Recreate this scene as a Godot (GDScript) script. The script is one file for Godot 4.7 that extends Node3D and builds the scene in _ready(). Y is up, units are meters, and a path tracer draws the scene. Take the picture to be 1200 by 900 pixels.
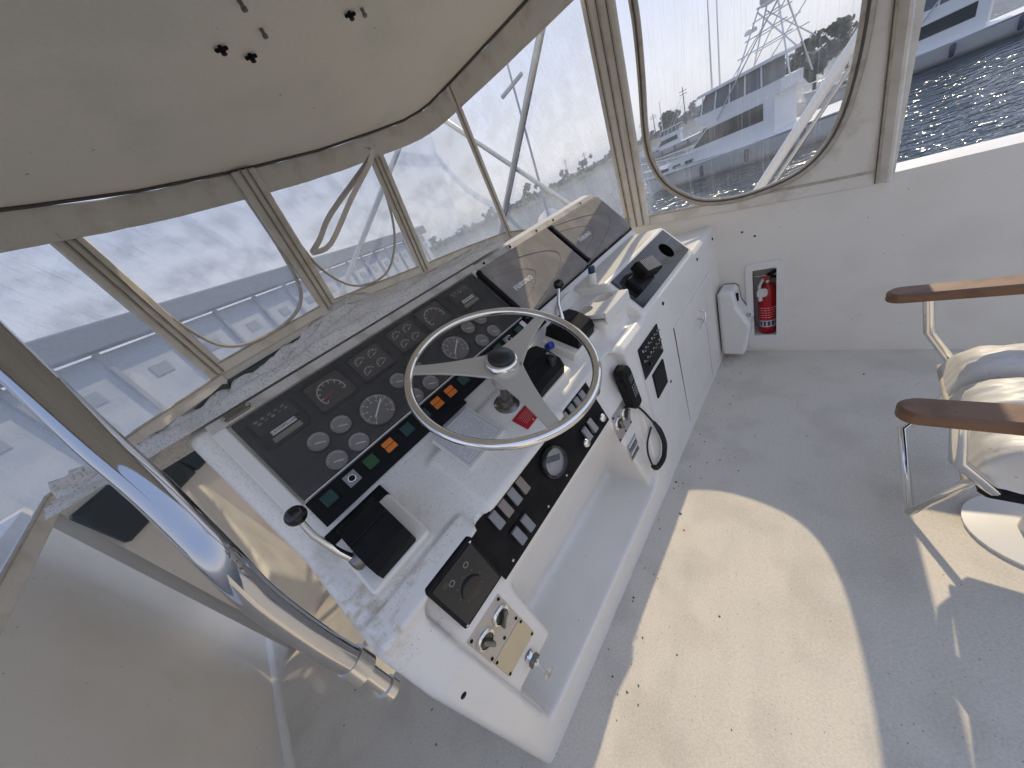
extends Node3D

# ------------------------------------------------------------------ mesh builder
class MB:
	var v := PackedVector3Array()
	var n := PackedVector3Array()
	var t := PackedVector2Array()
	var c := PackedColorArray()
	var i := PackedInt32Array()
	func vert(p: Vector3, nn: Vector3, uv := Vector2.ZERO) -> int:
		v.append(p); n.append(nn); t.append(uv)
		return v.size() - 1
	func tri(a: int, b: int, d: int) -> void:
		var cr := (v[b] - v[a]).cross(v[d] - v[a])
		if cr.dot(n[a] + n[b] + n[d]) > 0.0:
			i.append(a); i.append(d); i.append(b)
		else:
			i.append(a); i.append(b); i.append(d)
	func quadi(a: int, b: int, d: int, e: int) -> void:
		tri(a, b, d); tri(a, d, e)
	func quad(a: Vector3, b: Vector3, d: Vector3, e: Vector3, out: Vector3, u0 := Vector2(0, 0), u1 := Vector2(1, 1)) -> void:
		var nn := (b - a).cross(d - a)
		if nn.length_squared() < 1e-16:
			nn = (d - a).cross(e - a)
		nn = nn.normalized()
		if nn.dot(out) < 0.0:
			nn = -nn
		quadi(vert(a, nn, Vector2(u0.x, u1.y)), vert(b, nn, Vector2(u1.x, u1.y)), vert(d, nn, Vector2(u1.x, u0.y)), vert(e, nn, Vector2(u0.x, u0.y)))
	func add(o, x: Transform3D) -> void:
		var k := v.size()
		var nb := x.basis.inverse().transposed()
		for j in o.v.size():
			v.append(x * o.v[j]); n.append((nb * o.n[j]).normalized()); t.append(o.t[j])
		for j in o.i.size():
			i.append(o.i[j] + k)
	func mesh() -> ArrayMesh:
		var a := []
		a.resize(Mesh.ARRAY_MAX)
		a[Mesh.ARRAY_VERTEX] = v; a[Mesh.ARRAY_NORMAL] = n; a[Mesh.ARRAY_TEX_UV] = t; a[Mesh.ARRAY_INDEX] = i
		if c.size() == v.size() and c.size() > 0:
			a[Mesh.ARRAY_COLOR] = c
		var m := ArrayMesh.new()
		m.add_surface_from_arrays(Mesh.PRIMITIVE_TRIANGLES, a)
		return m

# box with chamfered edges, centred on the origin
func cbox(sx: float, sy: float, sz: float, b := 0.002) -> MB:
	var m := MB.new()
	var h := Vector3(sx, sy, sz) * 0.5
	b = minf(b, minf(h.x, minf(h.y, h.z)) * 0.9)
	for ax in 3:
		var p := (ax + 1) % 3
		var q := (ax + 2) % 3
		for s in [-1.0, 1.0]:
			var o := Vector3.ZERO
			o[ax] = s
			var cs := []
			for w in [[-1, -1], [1, -1], [1, 1], [-1, 1]]:
				var x := Vector3.ZERO
				x[ax] = s * h[ax]; x[p] = w[0] * (h[p] - b); x[q] = w[1] * (h[q] - b)
				cs.append(x)
			m.quad(cs[0], cs[1], cs[2], cs[3], o)
		for s in [-1.0, 1.0]:
			for r in [-1.0, 1.0]:
				var o := Vector3.ZERO
				o[p] = s; o[q] = r
				var a0 := Vector3.ZERO; var a1 := Vector3.ZERO; var b0 := Vector3.ZERO; var b1 := Vector3.ZERO
				a0[ax] = -(h[ax] - b); a0[p] = s * h[p]; a0[q] = r * (h[q] - b)
				a1 = a0; a1[ax] = -a0[ax]
				b0[ax] = -(h[ax] - b); b0[p] = s * (h[p] - b); b0[q] = r * h[q]
				b1 = b0; b1[ax] = -b0[ax]
				m.quad(a0, a1, b1, b0, o)
	for sx2 in [-1.0, 1.0]:
		for sy2 in [-1.0, 1.0]:
			for sz2 in [-1.0, 1.0]:
				var s := Vector3(sx2, sy2, sz2)
				var nn := s.normalized()
				m.tri(m.vert(Vector3(s.x * h.x, s.y * (h.y - b), s.z * (h.z - b)), nn), m.vert(Vector3(s.x * (h.x - b), s.y * h.y, s.z * (h.z - b)), nn), m.vert(Vector3(s.x * (h.x - b), s.y * (h.y - b), s.z * h.z), nn))
	return m

func rrect(w: float, h: float, r: float, k := 5) -> PackedVector2Array:
	var p := PackedVector2Array()
	r = minf(r, minf(w, h) * 0.499)
	for q in 4:
		var cx := (w * 0.5 - r) * (1.0 if q == 0 or q == 3 else -1.0)
		var cy := (h * 0.5 - r) * (1.0 if q < 2 else -1.0)
		for j in k + 1:
			var a := (q + float(j) / k) * PI * 0.5
			p.append(Vector2(cx + r * cos(a), cy + r * sin(a)))
	return p

func circ(r: float, k := 24) -> PackedVector2Array:
	var p := PackedVector2Array()
	for j in k:
		p.append(Vector2(cos(TAU * j / k), sin(TAU * j / k)) * r)
	return p

# polygon (counter-clockwise) in xy, extruded from z = 0 to z = d, its front edge chamfered by b; smooth_ gives soft side normals
func extr(poly: PackedVector2Array, d: float, b := 0.0, soft := false) -> MB:
	var m := MB.new()
	var k := poly.size()
	var nrm := []
	var lo := poly[0]; var hi := poly[0]
	for p in poly:
		lo = lo.min(p); hi = hi.max(p)
	var ext := hi - lo
	for j in k:
		var e0 := (poly[j] - poly[(j + k - 1) % k]).normalized()
		var e1 := (poly[(j + 1) % k] - poly[j]).normalized()
		var q := (Vector2(e0.y, -e0.x) + Vector2(e1.y, -e1.x)).normalized()
		nrm.append(q / maxf(0.35, q.dot(Vector2(e1.y, -e1.x))))
	var top := PackedVector2Array()
	for j in k:
		top.append(poly[j] - nrm[j] * b)
	var idx := Geometry2D.triangulate_polygon(top)
	var base := m.v.size()
	for j in k:
		m.vert(Vector3(top[j].x, top[j].y, d), Vector3(0, 0, 1), Vector2((top[j].x - lo.x) / ext.x, 1.0 - (top[j].y - lo.y) / ext.y))
	for j in range(0, idx.size(), 3):
		m.tri(base + idx[j], base + idx[j + 1], base + idx[j + 2])
	var bot := Geometry2D.triangulate_polygon(poly)
	base = m.v.size()
	for j in k:
		m.vert(Vector3(poly[j].x, poly[j].y, 0), Vector3(0, 0, -1))
	for j in range(0, bot.size(), 3):
		m.tri(base + bot[j], base + bot[j + 1], base + bot[j + 2])
	for j in k:
		var j2 := (j + 1) % k
		var e := (poly[j2] - poly[j]).normalized()
		var o := Vector3(e.y, -e.x, 0)
		var na: Vector3 = Vector3(nrm[j].x, nrm[j].y, 0).normalized() if soft else o
		var nb: Vector3 = Vector3(nrm[j2].x, nrm[j2].y, 0).normalized() if soft else o
		var zt := d - b
		m.quadi(m.vert(Vector3(poly[j].x, poly[j].y, 0), na), m.vert(Vector3(poly[j2].x, poly[j2].y, 0), nb), m.vert(Vector3(poly[j2].x, poly[j2].y, zt), nb), m.vert(Vector3(poly[j].x, poly[j].y, zt), na))
		if b > 0.0:
			var ca := (na + Vector3(0, 0, 1)).normalized()
			var cb := (nb + Vector3(0, 0, 1)).normalized()
			m.quadi(m.vert(Vector3(poly[j].x, poly[j].y, zt), ca), m.vert(Vector3(poly[j2].x, poly[j2].y, zt), cb), m.vert(Vector3(top[j2].x, top[j2].y, d), cb), m.vert(Vector3(top[j].x, top[j].y, d), ca))
	return m

# ring between two outlines of the same point count, from z = 0 to z = d
func ring(outer: PackedVector2Array, inner: PackedVector2Array, d: float) -> MB:
	var m := MB.new()
	var k := outer.size()
	for j in k:
		var j2 := (j + 1) % k
		var a := outer[j]; var b := outer[j2]; var p := inner[j]; var q := inner[j2]
		var o := Vector3((a + b).x, (a + b).y, 0)
		m.quad(Vector3(a.x, a.y, d), Vector3(b.x, b.y, d), Vector3(q.x, q.y, d), Vector3(p.x, p.y, d), Vector3(0, 0, 1))
		m.quad(Vector3(a.x, a.y, 0), Vector3(b.x, b.y, 0), Vector3(b.x, b.y, d), Vector3(a.x, a.y, d), o)
		m.quad(Vector3(p.x, p.y, 0), Vector3(q.x, q.y, 0), Vector3(q.x, q.y, d), Vector3(p.x, p.y, d), -o)
	return m

# turned shape round z: profile of (radius, height); sharp bends stay sharp
func lathe(prof: Array, k := 24) -> MB:
	var m := MB.new()
	for j in prof.size() - 1:
		var a: Vector2 = prof[j]
		var b: Vector2 = prof[j + 1]
		var na := seg_n(a, b); var nb := na
		if j > 0 and seg_n(prof[j - 1], a).dot(na) > 0.6:
			na = (na + seg_n(prof[j - 1], a)).normalized()
		if j < prof.size() - 2 and seg_n(b, prof[j + 2]).dot(nb) > 0.6:
			nb = (nb + seg_n(b, prof[j + 2])).normalized()
		var first := m.v.size()
		for s in k + 1:
			var q := TAU * s / k
			m.vert(Vector3(a.x * cos(q), a.x * sin(q), a.y), Vector3(na.x * cos(q), na.x * sin(q), na.y), Vector2(0.5 + 0.5 * cos(q) * a.x / 0.05, 0.5 - 0.5 * sin(q) * a.x / 0.05))
			m.vert(Vector3(b.x * cos(q), b.x * sin(q), b.y), Vector3(nb.x * cos(q), nb.x * sin(q), nb.y), Vector2(0.5 + 0.5 * cos(q) * b.x / 0.05, 0.5 - 0.5 * sin(q) * b.x / 0.05))
		for s in k:
			var f := first + s * 2
			m.quadi(f, f + 2, f + 3, f + 1)
	return m

func seg_n(a: Vector2, b: Vector2) -> Vector2:
	var d := (b - a).normalized()
	return Vector2(d.y, -d.x)

# pipe along points
func tube(pts: Array, r, k := 10, flat := 1.0) -> MB:
	var m := MB.new()
	var cnt := pts.size()
	var d0: Vector3 = (pts[1] - pts[0]).normalized()
	var side := d0.cross(Vector3.UP if absf(d0.y) < 0.9 else Vector3.RIGHT).normalized()
	var rings := []
	for j in cnt:
		var d: Vector3 = (pts[mini(j + 1, cnt - 1)] - pts[maxi(j - 1, 0)]).normalized()
		side = (side - d * side.dot(d)).normalized()
		var up := d.cross(side)
		var rr: float = r[j] if r is Array else r
		var first := m.v.size()
		for s in k:
			var q := TAU * s / k
			var o: Vector3 = side * cos(q) + up * sin(q) * flat
			m.vert(pts[j] + o * rr, (side * cos(q) * flat + up * sin(q)).normalized(), Vector2(float(s) / k, j))
		rings.append(first)
	for j in cnt - 1:
		for s in k:
			m.quadi(rings[j] + s, rings[j] + (s + 1) % k, rings[j + 1] + (s + 1) % k, rings[j + 1] + s)
	for e in [0, cnt - 1]:
		var nn: Vector3 = (pts[0] - pts[1]).normalized() if e == 0 else (pts[cnt - 1] - pts[cnt - 2]).normalized()
		var cc := m.vert(pts[e], nn)
		var f := m.v.size()
		for s in k:
			m.vert(m.v[rings[e] + s], nn)
		for s in k:
			m.tri(cc, f + s, f + (s + 1) % k)
	return m

func torus(R: float, r: float, k := 64, q := 14) -> MB:
	var m := MB.new()
	for a in k + 1:
		var u := TAU * a / k
		for b in q + 1:
			var w := TAU * b / q
			var nn := Vector3(cos(u) * cos(w), sin(u) * cos(w), sin(w))
			m.vert(Vector3(cos(u), sin(u), 0) * R + nn * r, nn)
	for a in k:
		for b in q:
			var f := a * (q + 1) + b
			m.quadi(f, f + 1, f + q + 2, f + q + 1)
	return m

# a sheet: fn(u, v) gives a point
func sheet(nu: int, nv: int, fn: Callable, side: Vector3, uvs := Vector2(1, 1)) -> MB:
	var m := MB.new()
	var P := []
	for a in nu + 1:
		for b in nv + 1:
			P.append(fn.call(float(a) / nu, float(b) / nv))
	for a in nu + 1:
		for b in nv + 1:
			var du: Vector3 = P[mini(a + 1, nu) * (nv + 1) + b] - P[maxi(a - 1, 0) * (nv + 1) + b]
			var dv: Vector3 = P[a * (nv + 1) + mini(b + 1, nv)] - P[a * (nv + 1) + maxi(b - 1, 0)]
			var nn := du.cross(dv).normalized()
			if nn.dot(side) < 0.0:
				nn = -nn
			m.vert(P[a * (nv + 1) + b], nn, Vector2(float(a) / nu, float(b) / nv) * uvs)
	for a in nu:
		for b in nv:
			var f := a * (nv + 1) + b
			m.quadi(f, f + 1, f + nv + 2, f + nv + 1)
	return m

# ------------------------------------------------------------------ nodes
var taken := {}
func numbered(called: String) -> String:
	var k: int = taken.get(called, -1) + 1
	taken[called] = k
	return called if k == 0 else "%s_%03d" % [called, k]

func tag(o: Node, label: String, category: String, group := "", kind := ""):
	o.set_meta("label", label)
	if category != "":
		o.set_meta("category", category)
	if group != "":
		o.set_meta("group", group)
	if kind != "":
		o.set_meta("kind", kind)
	return o

func thing(called: String, label: String, category: String, at := Vector3.ZERO, group := "") -> Node3D:
	var o := Node3D.new()
	o.name = numbered(called)
	add_child(o)
	o.position = at
	return tag(o, label, category, group)

func part(called: String, m, mat: Material, parent: Node, x := Transform3D()) -> MeshInstance3D:
	var o := MeshInstance3D.new()
	o.mesh = m.mesh() if m is MB else m
	o.name = called if parent != self else numbered(called)
	if mat:
		o.material_override = mat
	parent.add_child(o, true)
	o.transform = x
	return o

func one(called: String, m, mat: Material, label: String, category: String, x := Transform3D(), group := "") -> MeshInstance3D:
	var o := part(called, m, mat, self, x)
	tag(o, label, category, group)
	return o

func struct(called: String, m, mat: Material, x := Transform3D()) -> MeshInstance3D:
	var o := part(called, m, mat, self, x)
	o.set_meta("kind", "structure")
	return o

# a place on one of the console's sloping faces: x across, y up the slope, z out of it
func on(y0: float, z0: float, deg: float, u: float, v: float, h := 0.0, turn := 0.0) -> Transform3D:
	var a := deg_to_rad(deg)
	var e := Vector3(0, sin(a), -cos(a))
	var nn := Vector3(0, cos(a), sin(a))
	var b := Basis(Vector3.RIGHT, e, nn) * Basis(Vector3.BACK, deg_to_rad(turn))
	return Transform3D(b, Vector3(0, y0, z0) + Vector3.RIGHT * u + e * v + nn * h)

func HT(u: float, v: float, h := 0.0, turn := 0.0) -> Transform3D: return on(0.94, -0.585, 27.0, u, v, h, turn)
func DP(u: float, v: float, h := 0.0, turn := 0.0) -> Transform3D: return on(1.16, -0.9, 53.0, u, v, h, turn)
func BP(u: float, v: float, h := 0.0, turn := 0.0) -> Transform3D: return on(0.745, -0.55, 79.8, u, v, h, turn)
func FF(u: float, v: float, h := 0.0, turn := 0.0) -> Transform3D: return on(0.0, -0.56, 90.0, u, v, h, turn)
func RP(u: float, v: float, h := 0.0, turn := 0.0) -> Transform3D: return on(0.97, -0.575, 50.6, u, v, h, turn)
func CF(u: float, v: float, h := 0.0, turn := 0.0) -> Transform3D: return on(0.0, -0.56, 90.0, u, v, h, turn)
func at(x: float, y: float, z: float) -> Transform3D: return Transform3D(Basis(), Vector3(x, y, z))

# ------------------------------------------------------------------ materials
var M := {}
func lin(r: float, g: float, b: float, a := 1.0) -> Color:
	var c := Color(r, g, b).linear_to_srgb()
	c.a = a
	return c

func mat(called: String, c: Color, rough := 0.5, metal := 0.0) -> StandardMaterial3D:
	var m := StandardMaterial3D.new()
	m.resource_name = called
	m.albedo_color = c
	m.roughness = rough
	m.metallic = metal
	M[called] = m
	return m

func noise(seed_: int, freq: float, oct := 4, type := FastNoiseLite.TYPE_SIMPLEX_SMOOTH) -> FastNoiseLite:
	var f := FastNoiseLite.new()
	f.seed = seed_; f.frequency = freq; f.fractal_octaves = oct; f.noise_type = type
	return f

func grey(seed_: int, size: int, freq: float, oct := 4, type := FastNoiseLite.TYPE_SIMPLEX_SMOOTH) -> PackedByteArray:
	var im := noise(seed_, freq, oct, type).get_seamless_image(size, size)
	im.convert(Image.FORMAT_L8)
	return im.get_data()

# base colour with broad blotches, fine grain and scattered specks of dirt, as linear colours
func dirty(size: int, seed_: int, base: Color, blotch: Color, blotch_share: float, grain: float, speck: Color, specks: int, speck_r := 1.5) -> ImageTexture:
	var a := grey(seed_, size, 3.0 / size, 5)
	var b := grey(seed_ + 1, size, 90.0 / size, 2)
	var d := PackedByteArray()
	d.resize(size * size * 3)
	for j in size * size:
		var k := clampf((a[j] / 255.0 - 0.45) * 2.5, 0.0, 1.0) * blotch_share
		var g := 1.0 + (b[j] / 255.0 - 0.5) * grain
		var c := base.lerp(blotch, k) * g
		c = Color(clampf(c.r, 0, 1), clampf(c.g, 0, 1), clampf(c.b, 0, 1)).linear_to_srgb()
		d[j * 3] = int(c.r * 255); d[j * 3 + 1] = int(c.g * 255); d[j * 3 + 2] = int(c.b * 255)
	var im := Image.create_from_data(size, size, false, Image.FORMAT_RGB8, d)
	var rng := RandomNumberGenerator.new()
	rng.seed = seed_ + 7
	var sc := speck.linear_to_srgb()
	for j in specks:
		var x := rng.randi() % size
		var y := rng.randi() % size
		var r := rng.randf_range(0.3, speck_r)
		var k := int(ceil(r))
		var strong := rng.randf_range(0.25, 0.9)
		for dx in range(-k, k + 1):
			for dy in range(-k, k + 1):
				if dx * dx + dy * dy <= r * r + 0.3:
					var px := posmod(x + dx, size); var py := posmod(y + dy, size)
					im.set_pixel(px, py, im.get_pixel(px, py).lerp(sc, strong))
	im.generate_mipmaps()
	return ImageTexture.create_from_image(im)

func tri_mat(called: String, tex: Texture2D, rough: float, scale: float, world := true) -> StandardMaterial3D:
	var m := mat(called, Color.WHITE, rough)
	m.albedo_texture = tex
	m.uv1_triplanar = true
	m.uv1_world_triplanar = world
	m.uv1_scale = Vector3.ONE * scale
	return m

# clear sheet clouded by dried salt and scratches: noise in its alpha
func clouded(called: String, seed_: int, c: Color, low: float, high: float, streaks: int, tilt: float, freq := 5.0) -> StandardMaterial3D:
	var s := 512
	var a := grey(seed_, s, freq / s, 6)
	var b := grey(seed_ + 3, s, 150.0 / s, 2)
	var st := grey(seed_ + 5, s, 60.0 / s, 2)
	var im := Image.create(s, s, false, Image.FORMAT_RGBA8)
	var col := c.linear_to_srgb()
	for j in s * s:
		var x := j % s
		var y := j / s
		var k := clampf((a[j] / 255.0 - 0.3) * 1.9, 0.0, 1.0)
		# fine wiping streaks run down the sheet
		var run := st[((y / 24) % s) * s + posmod(int(x - tilt * y), s)] / 255.0
		var al := lerpf(low, high, k * 0.78 + run * 0.22) * (0.82 + 0.36 * b[j] / 255.0)
		im.set_pixel(x, y, Color(col.r, col.g, col.b, clampf(al, 0.0, 0.95)))
	var rng := RandomNumberGenerator.new()
	rng.seed = seed_
	for j in streaks:
		var x := rng.randf() * s
		var y := rng.randf() * s
		var l := rng.randf_range(20, 150)
		var w := rng.randf_range(0.06, 0.2)
		for q in int(l):
			x += tilt + rng.randf_range(-0.15, 0.15); y += 1.0
			var px := posmod(int(x), s); var py := posmod(int(y), s)
			var o := im.get_pixel(px, py)
			o.a = minf(0.95, o.a + w * sin(PI * q / l))
			im.set_pixel(px, py, o)
	var m := mat(called, Color.WHITE, 0.35)
	m.albedo_texture = ImageTexture.create_from_image(im)
	m.transparency = BaseMaterial3D.TRANSPARENCY_ALPHA
	m.cull_mode = BaseMaterial3D.CULL_DISABLED
	m.backlight_enabled = true
	m.backlight = Color(1.0, 1.0, 1.0)
	return m

func materials() -> void:
	# moulded white gelcoat, deck non-skid, head-liner, canvas
	tri_mat("gelcoat", dirty(512, 11, Color(0.81, 0.775, 0.715), Color(0.76, 0.72, 0.655), 0.5, 0.05, Color(0.2, 0.17, 0.13), 70, 1.2), 0.25, 1.3)
	tri_mat("spotted_gelcoat", dirty(1024, 13, Color(0.81, 0.775, 0.715), Color(0.76, 0.72, 0.655), 0.5, 0.07, Color(0.24, 0.20, 0.15), 5600, 1.9), 0.36, 1.5)
	M.spotted_gelcoat.vertex_color_use_as_albedo = true
	tri_mat("wall_gelcoat", dirty(512, 15, Color(0.79, 0.75, 0.68), Color(0.74, 0.695, 0.615), 0.7, 0.05, Color(0.2, 0.17, 0.13), 40, 1.2), 0.38, 1.1)
	var deck := tri_mat("nonskid", dirty(1024, 21, Color(0.67, 0.61, 0.515), Color(0.58, 0.525, 0.44), 0.8, 0.2, Color(0.12, 0.1, 0.08), 420, 1.6), 0.75, 1.1)
	var nt := NoiseTexture2D.new()
	nt.width = 512; nt.height = 512; nt.seamless = true; nt.as_normal_map = true; nt.bump_strength = 3.0; nt.noise = noise(5, 0.3, 2)
	deck.normal_enabled = true
	deck.normal_texture = nt
	deck.normal_scale = 0.16
	tri_mat("headliner", dirty(512, 31, Color(0.85, 0.79, 0.69), Color(0.76, 0.735, 0.63), 0.9, 0.06, Color(0.25, 0.23, 0.18), 30, 1.2), 0.6, 0.5)
	tri_mat("canvas", dirty(512, 41, Color(0.74, 0.70, 0.63), Color(0.60, 0.55, 0.47), 1.0, 0.16, Color(0.22, 0.19, 0.15), 260, 1.3), 0.8, 2.0)
	tri_mat("binding", dirty(256, 45, Color(0.50, 0.45, 0.37), Color(0.36, 0.31, 0.25), 1.0, 0.25, Color(0.12, 0.1, 0.08), 300, 1.2), 0.75, 4.0)
	tri_mat("mildewed_fabric", dirty(512, 51, Color(0.70, 0.68, 0.65), Color(0.50, 0.48, 0.44), 0.8, 0.25, Color(0.14, 0.13, 0.12), 5200, 1.9), 0.9, 2.0)
	tri_mat("speckled_plastic", dirty(512, 61, Color(0.22, 0.20, 0.185), Color(0.31, 0.28, 0.25), 0.9, 0.22, Color(0.42, 0.38, 0.33), 900, 1.2), 0.72, 2.0)
	tri_mat("stain_bar", dirty(512, 65, Color(0.55, 0.52, 0.47), Color(0.40, 0.375, 0.33), 1.0, 0.35, Color(0.14, 0.12, 0.1), 3000, 1.2), 0.6, 3.0)
	tri_mat("teak", dirty(256, 71, Color(0.20, 0.10, 0.05), Color(0.13, 0.06, 0.03), 1.0, 0.4, Color(0.06, 0.03, 0.02), 60), 0.5, 3.0)
	mat("black", lin(0.012, 0.012, 0.013), 0.35)
	tri_mat("black_satin", dirty(256, 81, Color(0.012, 0.012, 0.013), Color(0.02, 0.019, 0.019), 1.0, 0.3, Color(0.09, 0.085, 0.08), 120, 0.9), 0.42, 4.0)
	mat("black_gloss", lin(0.01, 0.01, 0.012), 0.12)
	mat("panel_dark", lin(0.022, 0.025, 0.026), 0.5)
	mat("radio_black", lin(0.02, 0.022, 0.025), 0.14)
	for q in [M.black, M.black_satin, M.panel_dark]:
		q.metallic_specular = 0.22
	mat("chrome", lin(0.82, 0.80, 0.76), 0.09, 1.0)
	mat("steel", lin(0.62, 0.60, 0.57), 0.22, 1.0)
	mat("polished_rail", lin(0.46, 0.46, 0.47), 0.06, 1.0)
	mat("dull_pipe", lin(0.34, 0.33, 0.31), 0.28, 1.0)
	mat("spoke_metal", lin(0.56, 0.53, 0.47), 0.4, 0.35)
	mat("worn_bronze", lin(0.22, 0.21, 0.19), 0.35, 0.9)
	mat("white_plastic", lin(0.76, 0.735, 0.69), 0.35)
	mat("grey_lens", lin(0.24, 0.245, 0.245), 0.25)
	mat("brown_lens", lin(0.26, 0.21, 0.18), 0.25)
	mat("orange_lens", lin(0.62, 0.17, 0.015), 0.3)
	mat("green_lens", lin(0.012, 0.07, 0.018), 0.3)
	mat("teal_lens", lin(0.01, 0.045, 0.04), 0.3)
	mat("ivory_plate", lin(0.62, 0.50, 0.31), 0.5)
	mat("silver_plate", lin(0.50, 0.47, 0.44), 0.35, 0.6)
	mat("red_plastic", lin(0.42, 0.012, 0.02), 0.4)
	mat("red_paint", lin(0.40, 0.010, 0.015), 0.22)
	mat("blue_cap", lin(0.01, 0.045, 0.32), 0.35)
	mat("dark_blue_cap", lin(0.01, 0.03, 0.09), 0.35)
	mat("white_print", lin(0.75, 0.74, 0.72), 0.5)
	mat("needle_white", lin(0.7, 0.7, 0.68), 0.4)
	mat("needle_red", lin(0.45, 0.03, 0.02), 0.4)
	mat("lcd", lin(0.16, 0.18, 0.13), 0.3)
	mat("slate_vinyl", lin(0.035, 0.05, 0.06), 0.45)
	mat("hole_black", lin(0.002, 0.002, 0.002), 1.0)
	M.hole_black.metallic_specular = 0.0
	mat("rubber", lin(0.015, 0.015, 0.015), 0.7)
	mat("tag_white", lin(0.6, 0.58, 0.54), 0.6)
	tri_mat("vinyl_seat", dirty(256, 95, Color(0.70, 0.67, 0.61), Color(0.62, 0.58, 0.51), 1.0, 0.08, Color(0.3, 0.26, 0.2), 60), 0.45, 2.0)
	mat("crease", lin(0.10, 0.09, 0.08), 0.9)
	clouded("vinyl_front", 101, Color(0.60, 0.64, 0.70), 0.46, 0.72, 160, 0.35, 5.0)
	clouded("vinyl_front_clear", 111, Color(0.60, 0.625, 0.66), 0.20, 0.42, 600, 0.3, 6.0)
	clouded("vinyl_side", 121, Color(0.60, 0.625, 0.66), 0.08, 0.20, 520, 0.0, 6.0)
	clouded("gauge_cover", 131, Color(0.55, 0.52, 0.48), 0.05, 0.13, 60, 0.6)

# ------------------------------------------------------------------ the moulded console: one smooth surface round joined blocks
func poly_d(p: Vector2, q: PackedVector2Array) -> float:
	var d := 1e9
	var inside := false
	var k := q.size()
	var j := k - 1
	for a in k:
		var e := q[j] - q[a]
		var w := p - q[a]
		var b := w - e * clampf(w.dot(e) / e.dot(e), 0.0, 1.0)
		d = minf(d, b.length_squared())
		if (q[a].y > p.y) != (q[j].y > p.y) and p.x < (q[j].x - q[a].x) * (p.y - q[a].y) / (q[j].y - q[a].y) + q[a].x:
			inside = not inside
		j = a
	return -sqrt(d) if inside else sqrt(d)

func smax(a: float, b: float, k: float) -> float:
	var h := maxf(k - absf(a - b), 0.0) / k
	return maxf(a, b) + h * h * k * 0.25
func smin(a: float, b: float, k: float) -> float:
	var h := maxf(k - absf(a - b), 0.0) / k
	return minf(a, b) - h * h * k * 0.25

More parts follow.
